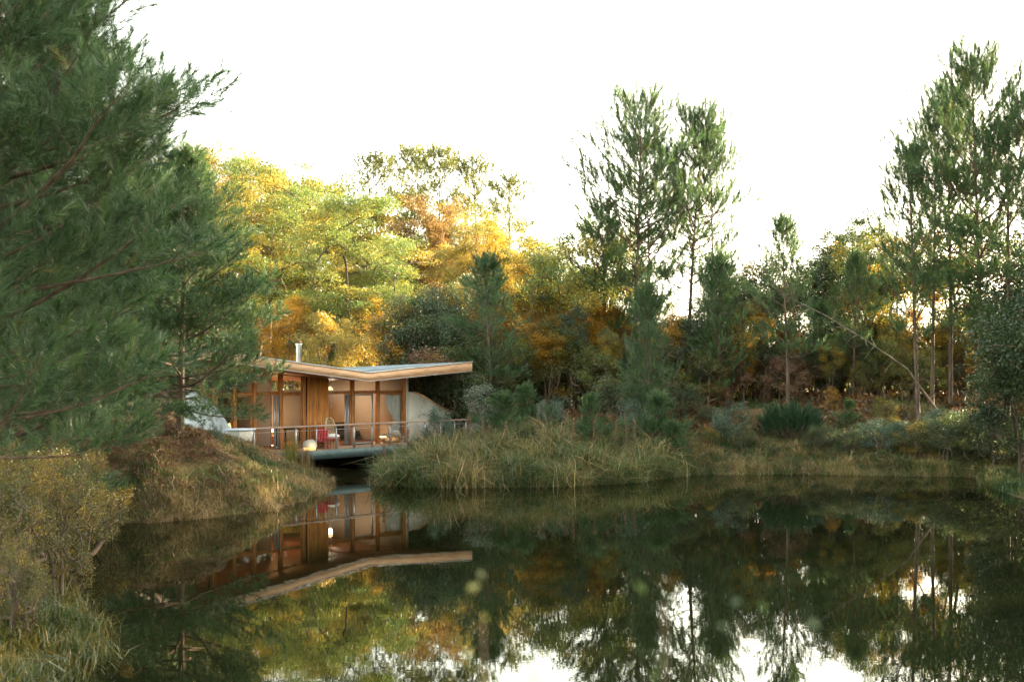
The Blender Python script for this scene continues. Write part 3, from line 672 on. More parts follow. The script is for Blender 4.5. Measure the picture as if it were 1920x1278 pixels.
def tlamp(px, py, k, sc, label, en, on):
    s_, z_ = loc(px, py, k); x, y = Wp(s_, k)
    e = empty('table_lamp', (x, y, z_-.22*sc), 0, label, 'lamp'); e.scale = (sc,)*3
    MB().tube([(0, 0, 0), (0, 0, .015), (0, 0, .02), (0, 0, .15)], [.08, .08, .015, .012], 10).build('lamp_base', M['dark'], e)
    MB().tube([(0, 0, .13), (0, 0, .28)], [.14, .08], 14).build('lamp_shade', emit('lit_shade', (1, .5, .14), .9), e)
    l = bpy.data.lights.new('lamp_light', 'POINT'); l.energy = en; l.color = (1, .52, .2); l.shadow_soft_size = .12; lo = link('lamp_light', l, e); lo.location = (0, -.1, .4)
    # the little table that carries it
    t = empty('lamp_table', (x, y, ZD), CAB_RZ, on, 'table'); h = z_-.22*sc - ZD
    MB().box(-.35, .35, -.3, .3, h-.035, h-.001).build('table_top', M['post'], t)
    for sx, sy in ((-.3, -.25), (.3, -.25), (-.3, .25), (.3, .25)): MB().box(sx-.025, sx+.025, sy-.025, sy+.025, 0, h-.036).build('leg', M['post'], t)
tlamp(433, 796, KF+.9, 1.0, 'small lit table lamp behind the pine at the end of the glazing', 5, 'wooden table under the lit lamp at the end of the glazing')
tlamp(514, 806, KF+3.4, 1.1, 'lit table lamp throwing warm light on the plaster wall inside', 24, 'wooden table inside the room behind the open door leaf')
cl = empty('added_ceiling_lamp', (*Wp(fs(690), KF+2.6), 0), 0, 'small warm lamp added under the ceiling to brighten the right hand room', 'lamp'); zc = under(fs(690), KF+2.6)  # lamp added to lift the light in the room
MB().tube([(0, 0, zc), (0, 0, zc-.35)], .008, 6).build('flex', M['dark'], cl); MB().tube([(0, 0, zc-.35), (0, 0, zc-.5)], [.05, .14], 14).build('lamp_shade', emit('added_ceiling_shade', (1, .6, .25), .4), cl)
l = bpy.data.lights.new('lamp_light', 'POINT'); l.energy = 8; l.color = (1, .78, .55); l.shadow_soft_size = .1; lo = link('lamp_light', l, cl); lo.location = (0, 0, zc-.62)
# room furniture
t = empty('dining_table', spot(548, KF+1.6), CAB_RZ, 'dark dining table behind the narrow window beside the slat screen', 'table')
MB().box(-.7, .7, -.4, .4, .72, .76).build('table_top', M['dark'], t)
for sx in (-.62, .62):
    for sy in (-.33, .33): MB().box(sx-.03, sx+.03, sy-.03, sy+.03, 0, .719).build('leg', M['dark'], t)
sf_ = empty('sofa', spot(648, KF+3.4), CAB_RZ, 'low dark sofa standing inside behind the cane chair', 'sofa')
MB().box(-1.2, 1.2, -.4, .4, .12, .42).build('seat', M['dark'], sf_, bevel=.04); MB().box(-1.2, 1.2, .41, .6, .12, .8).build('backrest', M['dark'], sf_, bevel=.04)
pf = empty('picture', spot(500, KB-.04, 2.75), CAB_RZ, 'small dark picture high on the plaster wall inside', 'picture')
MB().box(-.3, .3, -.02, .02, -.2, .2).build('picture_frame', M['dark'], pf)
ff = empty('lounge_chair', spot(744, .55), CAB_RZ + .5, 'white folding sling chair on the deck before the curtained window', 'chair')
q = MB(); q.wall([(-.45, .62, .64), (-.1, .38, .4), (.3, .3, .32)], -.26, .26); q.build('sling', M['white'], ff)
for sy in (-.28, .28): MB().tube([(-.47, sy, .66), (.35, sy, .02)], .016, 6).tube([(.34, sy, .34), (-.3, sy, .02)], .016, 6).build('leg', M['rpost'], ff)
hc = empty('hanging_cord', spot(621, KF-.3, 0), 0, 'thin pale cord hanging under the eaves beside the slat screen', 'cord')
zs = under(loc(621, 740, KF-.3)[0], KF-.3); MB().tube([(0, 0, zs), (.01, 0, zs-.5), (-.01, 0, zs-1.0)], .012, 6).tube([(-.01, 0, zs-1.0), (-.01, 0, zs-1.2)], [.03, .02], 6).build('cord', M['rpost'], hc)
s_, z_ = loc(451, 803, -.35); x, y = Wp(s_, -.35)
tb = empty('storage_tub', (x, y, z_-.5), CAB_RZ+.25, 'cream tub with a bluish lid on the bank at the end of the railing', 'tub')
q = MB(); k_ = 0
q.V = [(-.36, -.24, 0), (.36, -.24, 0), (.36, .24, 0), (-.36, .24, 0), (-.42, -.3, .42), (.42, -.3, .42), (.42, .3, .42), (-.42, .3, .42)]; q.Q = [(0, 3, 2, 1), (4, 5, 6, 7), (0, 1, 5, 4), (1, 2, 6, 5), (2, 3, 7, 6), (3, 0, 4, 7)]
q.build('tub_body', M['tub'], tb, bevel=.02); MB().box(-.48, .48, -.35, .35, .422, .5).build('lid', M['lid'], tb, bevel=.02)
for a, b_ in (('U2', U2), ('SL', SL), ('sV', sV), ('S', SLEN), ('ZD', ZD), ('ZT', ZT), ('ZR', ZR_), ('zL', zL), ('zV', zV), ('zR', zR), ('lw', lw)): print(a, b_)

# ------------------------------------------------------------------ trees: one of each kind
tallprof = lambda u: min(1, .30 + u*1.15)*(1-u)**.55*1.25 if u > 0 else .3
wideprof = lambda u: (1-u)**.6*min(1, .55+u*1.5)
farprof = lambda u: min(1, .35+u*2.5)*(1-u)**.38
proto('tall1', 'pine', pine_parts, 'pine', seed=1, H=18, hb=4.5, R=7.6, whorl=.5, tmpl=TUFT, upb=.9, extra=0, ts=1.75, bend=(.5, 0), prof=tallprof, per=(3, 5), e_lo=2, e_hi=46, sparse=.75, sub=.6, r0=.20, stubs=10)
proto('tall2', 'pine', pine_parts, 'pine', seed=2, H=18, hb=5.5, R=6.8, whorl=.5, tmpl=TUFT, upb=.9, extra=0, ts=1.75, bend=(1.3, .3), prof=tallprof, per=(3, 5), e_lo=4, e_hi=48, sparse=.85, sub=.6, r0=.19, stubs=12)
proto('tall3', 'pine', pine_parts, 'pine', seed=3, H=18, hb=6.5, R=6.0, whorl=.5, tmpl=TUFT, upb=.9, extra=0, ts=1.75, bend=(-.3, .2), prof=tallprof, per=(2, 5), e_lo=4, e_hi=50, sparse=.75, sub=.6, r0=.16, stubs=14)
proto('slim', 'pine', pine_parts, 'pine', seed=4, H=15, hb=5, R=4.2, whorl=.5, tmpl=TUFT, upb=1.1, extra=0, ts=1.6, bend=(.6, 0), prof=tallprof, per=(2, 4), e_lo=6, e_hi=50, sparse=.3, sub=.42, r0=.12, stubs=14)
proto('far1', 'pine', pine_parts, 'pine_olive', seed=5, H=20, hb=11.5, R=4.4, whorl=.7, tmpl=TUFT_S, ts=2.3, prof=farprof, per=(2, 4), e_lo=5, e_hi=50, sparse=.25, sub=.6, r0=.17, k=5, twigs=False, stubs=10)
proto('far2', 'pine', pine_parts, 'pine_olive', seed=6, H=20, hb=10, R=3.8, whorl=.75, tmpl=TUFT_S, ts=2.4, bend=(.8, 0), prof=farprof, per=(2, 4), e_lo=10, e_hi=50, sparse=.2, sub=.6, r0=.15, k=5, twigs=False, stubs=10)
proto('near', 'pine', pine_parts, 'pine_fresh', seed=7, H=12.6, hb=2.2, R=5.2, whorl=.40, tmpl=TUFT_N, ts=1.15, prof=wideprof, per=(5, 6), e_lo=4, e_hi=52, sub=.24, extra=1, r0=.17)
proto('mid', 'pine', pine_parts, 'pine_fresh', seed=8, H=9.0, hb=.9, R=4.3, whorl=.34, tmpl=TUFT_M, ts=1.05, bend=(.3, 0), prof=lambda u: (1-u)**.7, per=(4, 5), e_lo=-10, e_hi=55, sub=.27, extra=2, r0=.14, stubs=8)
proto('young', 'pine', pine_parts, 'pine_fresh', seed=9, H=5, hb=.5, R=2.1, whorl=.34, tmpl=TUFT_M, ts=1.0, prof=wideprof, per=(4, 5), e_lo=15, e_hi=62, sub=.27, r0=.06)
proto('young2', 'pine', pine_parts, 'pine', seed=10, H=7, hb=2.2, R=2.5, whorl=.42, tmpl=TUFT_M, ts=1.15, bend=(-.3, 0), prof=wideprof, per=(3, 5), e_lo=10, e_hi=62, sub=.3, r0=.085, sparse=.3)
proto('bushpine', 'pine', pine_parts, 'pine_fresh', seed=11, H=2.6, hb=.15, R=1.6, whorl=.3, tmpl=TUFT_M, ts=1.0, prof=lambda u: (1-u)**.8*(.75+.35*sin(11*u)), per=(3, 5), e_lo=25, e_hi=62, sub=.2, r0=.04)
proto('locust1', 'tree', leafy_parts, 'lime', seed=20, H=13, hb=3.2, Rx=3.9, Ry=3.6, n_lobes=74, ppl=10, lobe=.19, flat=.5, tmpl=LEAF_P, fork=.8)
proto('locust2', 'tree', leafy_parts, 'gold', seed=21, H=12, hb=2.6, Rx=4.2, Ry=3.8, n_lobes=74, ppl=10, lobe=.19, flat=.5, tmpl=LEAF_P, fork=.75)
proto('gold1', 'tree', leafy_parts, 'gold', seed=22, H=10, hb=2, Rx=3.0, Ry=3.0, n_lobes=60, ppl=9, lobe=.2, flat=.75, tmpl=LEAF, fork=.85)
proto('amber1', 'tree', leafy_parts, 'amber', seed=23, H=6, hb=.6, Rx=2.3, Ry=2.2, n_lobes=30, ppl=14, lobe=.3, flat=.7, tmpl=LEAF_D, fork=.7, stems=3)
proto('oak1', 'tree', leafy_parts, 'oak', seed=24, H=6.5, hb=.8, Rx=2.8, Ry=2.6, n_lobes=34, ppl=17, lobe=.32, flat=.75, tmpl=LEAF_D, ts=1.15, fork=.7, stems=2)
proto('oak2', 'tree', leafy_parts, 'mixed', seed=25, H=7, hb=1.0, Rx=2.2, Ry=2.2, n_lobes=32, ppl=11, lobe=.26, flat=.7, tmpl=LEAF_D, ts=1.05, fork=.8, stems=2)
proto('sap', 'tree', leafy_parts, 'mixed', seed=26, H=6.5, hb=1.6, Rx=1.3, Ry=1.3, n_lobes=26, ppl=11, lobe=.32, flat=.8, tmpl=LEAF_D, ts=.85, fork=.9, stems=3)
proto('shrub1', 'shrub', leafy_parts, 'teal', seed=27, H=1.9, hb=.05, Rx=1.1, Ry=1.0, n_lobes=24, ppl=11, lobe=.32, flat=.9, tmpl=LEAF_S, ts=1.2, fork=.7, stems=4, tip=.005)
proto('shrub2', 'shrub', leafy_parts, 'oak', seed=28, H=2.2, hb=.05, Rx=1.3, Ry=1.2, n_lobes=26, ppl=12, lobe=.34, flat=.8, tmpl=LEAF_S, ts=1.4, fork=.7, stems=4, tip=.005)
proto('shrub3', 'shrub', leafy_parts, 'mixed', seed=29, H=2.4, hb=.1, Rx=1.0, Ry=1.0, n_lobes=26, ppl=9, lobe=.28, flat=.9, tmpl=LEAF_S, ts=1.1, fork=.85, stems=5, tip=.005)
proto('silver', 'shrub', leafy_parts, 'silver', seed=30, H=2.4, hb=.3, Rx=.8, Ry=.8, n_lobes=20, ppl=8, lobe=.3, flat=1.0, tmpl=LEAF_S, ts=1.1, fork=.9, stems=3, tip=.005)
proto('goldshrub', 'shrub', leafy_parts, 'mixed', seed=31, H=2.6, hb=.1, Rx=1.2, Ry=1.2, n_lobes=46, ppl=13, lobe=.22, flat=1.0, tmpl=LEAF_S, ts=.8, fork=.85, stems=6, tip=.004)
def broom_parts(seed, H, R, n=420):
    g = np.random.default_rng(seed); az = g.uniform(0, 2*pi, n); u = g.uniform(0, 1, n)**.5; z = np.sqrt(1-u**2*.75)*H*g.uniform(.35, 1, n)
    P = np.stack([R*u*np.cos(az)*(.5+.5*z/H), R*u*np.sin(az)*(.5+.5*z/H), z*.8], 1); D = np.stack([np.cos(az)*u*.6, np.sin(az)*u*.6, np.full(n, 1.)], 1) + g.normal(0, .12, (n, 3))
    V, Fc, T = scatter(BROOM, P, basis(D, g), g.uniform(.7, 1.2, n), g)
    segs = [(np.array([[0, 0, -.1], [p_[0]*.3, p_[1]*.3, p_[2]*.5], p_]), np.array([.015, .01, .005])) for p_ in P[:60]]
    tv, tf = tubes(segs, 4); return (tv, tf), (V, Fc, T), n
proto('broom', 'shrub', broom_parts, 'broom', seed=32, H=1.9, R=1.5)

# ------------------------------------------------------------------ the two near pines on the left
plant('pine_tree', 'near', at(-75, 17.5), 17.5, 'largest nearest pine filling the upper left corner with branches over the pond', 'pine tree', rz=.6)
plant('pine_tree', 'near', at(115, 34), 34, 'dense green pine between the nearest pine and the pine on the mound', 'pine tree', s=.98, rz=2.4)
plant('pine_tree', 'mid', at(338, 34.5), 34.5, 'pine on top of the grassy mound with its bare trunk base showing beside the cabin', 'pine tree', rz=.3, s=.93)
plant('pine_tree', 'young', at(285, 40), 40, 'young pine left of the mound pine, hiding the end of the cabin', 'pine tree', s=1.25, rz=1)
plant('pine_tree', 'young', at(215, 37), 37, 'young pine in the dark gap at the left foot of the mound', 'pine tree', s=1.15, rz=3)
plant('pine_tree', 'mid', at(15, 27.5), 27.5, 'pine low at the left edge behind the yellowing shrubs', 'pine tree', s=.8, rz=1.7)
# tall pines behind the reeds
def tall(key, px, d, ytop, label, grp='tall pines on the far bank', rz=0, sx=1.0, leaf=None, base=18.7):
    x = at(px, d); z = hgt1(x, d); h = hz(ytop, d) - z; s = h/HT[key]
    return plant('pine_tree', key, x, d, label, 'pine tree', grp, s=s*sx, sz=s, rz=rz, leaf=leaf)
tall('tall1', 1190, 60, 165, 'tall broad pine left of its pair, rising straight behind the slender young pine', sx=.85)
tall('slim', 1140, 61.5, 375, 'bushy lower pine at the left foot of the tall broad pine', rz=4, sx=1.5)
tall('slim', 1888, 49, 215, 'dark pine between the tallest pine and the picture edge', rz=1, sx=1.2)
tall('slim', 1222, 62, 250, 'thinner pine standing just behind the tall broad pine at the centre right', rz=2, base=15)
tall('tall2', 1288, 60, 190, 'tall pine whose trunk leans right, right neighbour of the broad one', rz=0, sx=.8)
tall('tall3', 1338, 61, 235, 'tall pine with thin crown standing right beside the leaning trunk', rz=1.0, sx=.75)
tall('young2', 1478, 54, 400, 'young pine with pale bare lower trunk between the tall pair and the right group', rz=0, base=7, sx=.8)
tall('slim', 1722, 51, 270, 'pale slender pine at the left edge of the right hand group', rz=pi, base=15)
tall('tall3', 1748, 52, 190, 'second tall pine from the left in the right hand group', rz=2.6, sx=.75)
tall('tall1', 1782, 53.5, 145, 'third tall pine of the right hand group with a dense gold tipped top', rz=4, sx=.72)
tall('tall2', 1842, 50, 88, 'tallest pine of the right hand group reaching near the top of the picture', rz=3.6, sx=.75)
tall('tall3', 1925, 47, 150, 'tall dark pine cut by the right edge of the picture', rz=5, sx=.8)
tall('young2', 1600, 56, 470, 'mid-height pine with pale trunk near the leaning dead stem', rz=2.2, base=7, sx=.8)
# young slender pines
def yng(key, px, d, ytop, label, rz=0, base=5.0, sx=1.0, leaf=None, name='pine_tree', cat='young pine'):
    x = at(px, d); z = hgt1(x, d); s = (hz(ytop, d) - z)/HT[key]
    return plant(name, key, x, d, label, cat, 'young pines along the bank', s=s*sx, sz=s, rz=rz, leaf=leaf)
yng('young2', 922, 55, 475, 'bluish young pine with a visible thin trunk right of the roof tip', base=7, sx=.95, leaf='pine_fresh')
yng('young', 1213, 50, 522, 'slender young pine in front of the tall broad pine', 1, sx=.6, leaf='pine_fresh')
yng('bushpine', 945, 48, 735, 'bushy young pine behind the reeds right of the white cheek wall', .5, 2.6, 1.2)
yng('bushpine', 985, 49, 720, 'small pointed young pine next to the silvery shrub behind the reeds', 2.5, 2.6, .9)
yng('bushpine', 1108, 46, 738, 'rounded young pine standing alone on a thin pale stem among the reeds', 1.5, 2.6, .9)
yng('bushpine', 1233, 47.5, 735, 'wide young pine at the right end of the reed bed', 3.5, 2.6, 1.05)
yng('bushpine', 1262, 46.5, 790, 'low bluish young pine just above the water at the right end of the reeds', 5, 2.6, 1.2)
yng('bushpine', 1592, 50, 748, 'rounded young pine right of the dark broom shrub', 4, 2.6, .9, leaf='pine')
yng('young', 1538, 58, 560, 'young pine in the thicket above the dark broom shrub', 4, sx=.8, leaf='pine')
yng('young', 1350, 56, 470, 'dark young pine under the leaning tall pines', 4, sx=.8, leaf='pine')

# ------------------------------------------------------------------ golden wood behind the cabin
def lf(key, px, d, ytop, label, cat='tree', grp=None, rz=0, base=10.0, sx=1.0, leaf=None, name='tree', dz=0):
    x = at(px, d); z = hgt1(x, d) + dz; s = (hz(ytop, d) - z)/HT[key]
    return plant(name, key, x, d, label, cat, grp, s=s*sx, sz=s, rz=rz, leaf=leaf)
G1 = 'sunlit yellowing trees behind the cabin'
lf('locust2', 665, 66, 372, 'broad golden green tree right behind the cabin roof with its forked trunk showing', grp=G1, base=12, rz=.5, name='deciduous_tree', leaf='lime')
lf('locust1', 500, 72, 292, 'tall yellow green tree with layered foliage left of the flue', grp=G1, base=13, rz=1.2, name='deciduous_tree')
lf('gold1', 600, 82, 350, 'golden tree top showing between the two layered yellow green trees', grp=G1, rz=2, name='deciduous_tree')
lf('locust1', 405, 84, 280, 'yellow tree rising behind the pine of the mound', grp=G1, base=13, rz=4, name='deciduous_tree', leaf='gold')
lf('gold1', 285, 80, 300, 'golden tree glimpsed between the branches of the dense left pines', grp=G1, rz=5, name='deciduous_tree', sx=1.1)
lf('gold1', 130, 78, 330, 'golden tree glimpsed behind the largest near pine', grp=G1, rz=3, name='deciduous_tree', sx=1.1)
lf('gold1', -30, 76, 300, 'golden tree at the left edge seen through pine needles', grp=G1, rz=1, name='deciduous_tree', sx=1.1)
lf('amber1', 620, 61, 590, 'low amber tree just behind the flue', grp=G1, base=6, name='deciduous_tree', leaf='gold')
lf('amber1', 752, 60, 575, 'bright yellow low tree above the right half of the roof', grp=G1, base=6, rz=2, name='deciduous_tree')
lf('amber1', 540, 63, 560, 'amber low tree left of the flue behind the pine branches', grp=G1, base=6, rz=4, name='deciduous_tree')
lf('amber1', 700, 64, 560, 'yellow low tree right of the forked trunk behind the roof', grp=G1, base=6, rz=5, name='deciduous_tree', leaf='gold')
lf('gold1', 735, 70, 470, 'rounded golden tree on the right flank of the broad golden green tree', grp=G1, rz=3.2, name='deciduous_tree', leaf='lime', sx=.9)
lf('gold1', 790, 86, 372, 'rusty brown tree under the distant pines', grp=G1, rz=1, name='deciduous_tree', leaf='brown', sx=.8)
lf('gold1', 845, 84, 385, 'brown gold tree right of the rusty one under the distant pines', grp=G1, rz=4, name='deciduous_tree', leaf='brown', sx=.75)
lf('locust1', 890, 76, 415, 'pale golden tree with a wide crown right of the rusty tree', grp=G1, base=13, rz=2, name='deciduous_tree', leaf='gold', sx=.9)
lf('gold1', 965, 78, 440, 'pale gold tree sloping down toward the gap of sky', grp=G1, rz=2.5, name='deciduous_tree', sx=1.0)
lf('gold1', 1030, 74, 500, 'golden tree at the lower end of the slope beside the tall broad pine', grp=G1, rz=.5, name='deciduous_tree', leaf='lime')
for i, (px, yt, lf_) in enumerate([(400, 300, 'gold'), (475, 305, 'lime'), (555, 335, 'gold'), (640, 345, 'lime'), (715, 365, 'gold'), (790, 400, 'lime'), (870, 385, 'gold'), (950, 410, 'gold'), (1020, 455, 'lime'), (1090, 500, 'gold'), (320, 320, 'gold'), (220, 330, 'lime'), (60, 340, 'gold')]):
    lf('gold1', px, 90 + (i % 3)*3, yt, 'yellowing tree in the back row of the sunlit wood behind the cabin', grp='back row of the sunlit wood', rz=i*1.3, name='deciduous_tree', leaf=lf_, sx=.95)
G2 = 'distant pines on bare trunks above the golden wood'
for i, (px, d, yt, k_, rz, lb) in enumerate([
    (705, 97, 285, 'far1', 0, 'leftmost distant bare trunked pine above the golden wood'), (762, 100, 268, 'far2', 1, 'distant pine with a narrow crown, second from the left of its row'),
    (825, 94, 273, 'far1', 2, 'tallest distant pine with a broad flat crown in the middle of its row'), (905, 97, 290, 'far2', 3, 'distant pine with thin golden crown right of the middle of its row'),
    (955, 100, 325, 'far1', 4, 'rightmost distant pine with drooping golden branches'), (590, 104, 335, 'far2', 2, 'distant pine just peeping over the yellow trees left of the row'),
    (520, 108, 320, 'far1', 5, 'distant pine hidden but for its top behind the yellow layered tree'), (350, 100, 270, 'far2', 0, 'distant pine top between the mound pine and the near pine')]):
    x = at(px, d); z = hgt1(x, d); s = (hz(yt, d)-z)/HT[k_]
    plant('pine_tree', k_, x, d, lb, 'pine tree', G2, s=s*1.1, sz=s, rz=rz)
G3 = 'dark evergreen trees behind the bank'
for i, (key, px, d, yt, b_, rz, lf_, lb) in enumerate([
    ('oak1', 805, 59, 545, 6.5, 0, 'oak', 'dark evergreen tree right behind the end of the roof'), ('oak1', 865, 57, 590, 6.5, 2, 'oak', 'dark low evergreen tree beneath the roof tip'),
    ('oak2', 880, 62, 520, 7, 1, 'oak', 'dark evergreen tree behind the bluish young pine'), ('oak2', 985, 62, 480, 7, 3, 'mixed', 'tall dark green tree right of the bluish young pine'),
    ('oak2', 1060, 60, 440, 7, 4, 'lime', 'olive green tree left of the tall broad pine'), ('oak2', 1120, 63, 420, 7, 5, 'lime', 'loose green tree behind the lower branches of the tall broad pine'),
    ('oak1', 1300, 58, 585, 6.5, 4, 'oak', 'dark tree at the feet of the leaning tall pine'), ('oak2', 1255, 63, 570, 7, 1, 'mixed', 'small olive tree between the trunks of the tall pair'),
    ('oak1', 1395, 60, 500, 6.5, 5, 'oak', 'dark leafy tree left of the young pine with the bare trunk'), ('oak2', 1440, 62, 480, 7, 2, 'mixed', 'loose leafy tree behind the young pine with the bare trunk'),
    ('oak2', 1545, 64, 462, 7, 0, 'oak', 'green tree in the gap left of the right hand pines'), ('oak2', 1610, 62, 440, 7, 3, 'oak', 'olive tree behind the top of the leaning dead stem'),
    ('oak2', 1665, 60, 425, 7, 5, 'mixed', 'leafy tree at the foot of the slender right hand pine'), ('oak2', 1810, 58, 410, 7, 1, 'mixed', 'brownish leafy tree behind the tallest right hand pine'),
    ('oak1', 1900, 52, 470, 6.5, 2, 'oak', 'dark evergreen tree at the right edge behind the tall trunks'), ('oak1', 1985, 38.5, 500, 6.5, 3, 'oak', 'near dark evergreen tree filling the lower right edge'),
    ('oak1', 1915, 41, 640, 6.5, 5, 'oak', 'low dark evergreen tree overhanging the water at the right edge')]):
    lf(key, px, d, yt, lb, grp=G3, base=b_, rz=rz, leaf=lf_, name='evergreen_tree' if lf_ == 'oak' else 'leafy_tree')
G4 = 'green gold trees at the far side of the field'
for px, d, yt, lf_, rz, lb in [(1500, 65, 500, 'oak', 0, 'pale green far tree at the low point of the skyline'), (1575, 64.5, 430, 'oak', 2, 'far green tree just left of the right hand group'),
                              (1640, 66, 400, 'oak', 3, 'far loose tree behind the slender right hand pine'), (1600, 67, 405, 'pine', 4, 'far pointed tree with olive top left of the right hand group')]:
    lf('gold1', px, d, yt, lb, grp=G4, rz=rz, leaf=lf_, name='deciduous_tree', sx=.75)
# thin saplings and thicket under the tall pines; amber leaves stand in for sun glow
G5 = 'thin backlit saplings in the thicket'
g = np.random.default_rng(77)
for i in range(50):
    px = 1000 + i*19 + g.uniform(-9, 9); d = g.uniform(56, 62); yt = g.uniform(560, 650)
    lf('sap', px, d, yt, 'thin many-stemmed sapling in the thicket under the tall pines', 'sapling', G5, g.uniform(0, 6), 6.5, g.uniform(.8, 1.2), g.choice(['mixed', 'amber', 'gold', 'oak']), 'sapling')
G6 = 'undergrowth trees with low sun glow painted in amber leaves behind the bank'
for px, d, yt, rz, lb in [(840, 60.0, 588, 0, 'amber thicket tree just right of the roof tip'), (905, 60.9, 578, 1, 'amber thicket tree behind the trunk of the bluish young pine'), (975, 61.4, 568, 2, 'glowing amber thicket tree right of the bluish young pine'),
                          (1040, 60.9, 563, 3, 'glowing orange thicket tree in the centre of the bank'), (1110, 61.4, 568, 4, 'orange thicket tree left of the slender young pine'), (1160, 62.2, 578, 5, 'orange thicket tree behind the slender young pine'),
                          (1250, 61.8, 618, 0, 'orange thicket tree between the tall pine trunks'), (1345, 62.2, 628, 1, 'orange thicket tree right of the leaning trunks'), (1480, 63.6, 628, 4, 'low amber tree seen through the saplings'), (1400, 64, 625, 2, 'amber tree left of the young pine with the bare trunk'), (1550, 65, 620, 1, 'amber tree in the thicket above the dark broom'), (1625, 64, 610, 5, 'amber tree under the leaning dead stem'), (1880, 66, 600, 0, 'amber tree behind the rightmost trunks'), (1700, 62.7, 578, 2, 'amber tree behind the right hand trunks'), (1800, 62.7, 568, 3, 'amber tree behind the tallest right hand pine')]:
    lf('amber1', px, d, yt, lb, 'tree', G6, rz, 6, .95, None, 'thicket_tree')

# ------------------------------------------------------------------ shrubs on the bank
G7 = 'shrubs along the far bank'
for key, px, d, yt, b_, sx, rz, lf_, lb in [
    ('shrub3', 822, 46.5, 764, 2.4, .75, 0, 'teal', 'loose green shrub in front of the white cheek wall'), ('silver', 905, 50, 722, 2.4, 1, 1, None, 'silvery shrub behind the end of the cheek wall'),
    ('silver', 1017, 48, 750, 2.4, .5, 2, None, 'thin pale green sapling shrub among the reeds'), ('shrub2', 850, 54, 690, 2.2, 1.2, 3, None, 'dark leafy shrub behind the cheek wall'),
    ('shrub2', 905, 55, 700, 2.2, 1.2, 4, None, 'dark leafy shrub under the silvery one'), ('shrub1', 1045, 50, 745, 1.9, 1, 5, None, 'bluish shrub left of the rounded young pine'),
    ('shrub2', 1165, 52, 700, 2.2, 1.3, 1, None, 'glossy dark shrub behind the rounded young pine'), ('shrub1', 1185, 49, 750, 1.9, 1, 2, None, 'bluish shrub left of the wide young pine'),
    ('shrub2', 1275, 53, 715, 2.2, 1.2, 3, None, 'dark shrub at the foot of the leaning tall pine'), ('shrub1', 1375, 49.5, 755, 1.9, 1.1, 4, None, 'bluish shrub left of the dark broom'),
    ('shrub1', 1400, 48.5, 790, 1.9, 1, 5, 'oak', 'low dark shrub at the left foot of the broom'), ('shrub2', 1325, 52, 760, 2.2, 1, 0, None, 'dark shrub behind the pale dry grass of the bank'),
    ('shrub3', 1655, 50, 745, 2.4, 1.2, 1, None, 'olive shrub between the rounded young pine and the trunks'), ('shrub1', 1700, 48.5, 790, 1.9, 1.4, 2, 'teal', 'low bluish green shrub below the slender right hand pine'),
    ('shrub2', 1770, 48.5, 765, 2.2, 1.3, 3, 'teal', 'large glossy shrub at the feet of the right hand trunks'), ('shrub2', 1830, 47.5, 775, 2.2, 1.2, 4, None, 'dark shrub at the foot of the tallest right hand pine'),
    ('shrub1', 1630, 48, 800, 1.9, 1.2, 3, 'oak', 'low dark shrub beside the water under the rounded young pine'), ('shrub3', 1880, 44.5, 770, 2.4, 1.2, 5, 'oak', 'dark shrub near the water at the right edge'),
    ('shrub2', 1540, 47.8, 795, 2.2, 1.3, 1, None, 'dark low shrub at the right foot of the broom near the water'), ('shrub1', 1585, 47.2, 805, 1.9, 1.4, 2, 'oak', 'spreading dark shrub under the rounded young pine by the water'),
    ('shrub2', 1655, 47.3, 785, 2.2, 1.4, 3, 'teal', 'bluish spreading shrub at the waterline below the pale slender pine'), ('shrub3', 1715, 46.6, 790, 2.4, 1.5, 4, 'mixed', 'olive shrub overhanging the water right of the bluish one'),
    ('shrub2', 1780, 46.2, 775, 2.2, 1.3, 5, None, 'dark shrub overhanging the water below the right hand trunks'), ('shrub2', 1840, 45.6, 765, 2.2, 1.3, 1, None, 'dark bushy shrub by the water near the right edge'),
    ('shrub1', 1450, 47.6, 830, 1.9, 1.3, 2, 'oak', 'low dark shrub below the dark broom near the water'), ('shrub2', 1330, 48.5, 800, 2.2, .9, 2, 'mixed', 'olive shrub left of the bluish shrub on the right bank'),
    ('shrub3', 1560, 54, 725, 2.4, 1, 5, 'amber', 'amber shrub above the rounded young pine'), ('shrub3', 1440, 56, 720, 2.4, 1, 4, 'fern', 'rusty shrub behind the dark broom'), ('shrub3', 1360, 55, 725, 2.4, 1.1, 2, 'fern', 'rusty shrub behind the bluish shrub left of the broom')]:
    lf(key, px, d, yt, lb, 'shrub', G7, rz, b_, sx, lf_, 'shrub')
lf('broom', 1482, 49.5, 752, 'dense dark dome of broom on the far bank', 'broom shrub', G7, 0, 1.9, 1.15, None, 'broom_shrub')
G8 = 'shrubs on the left shore'
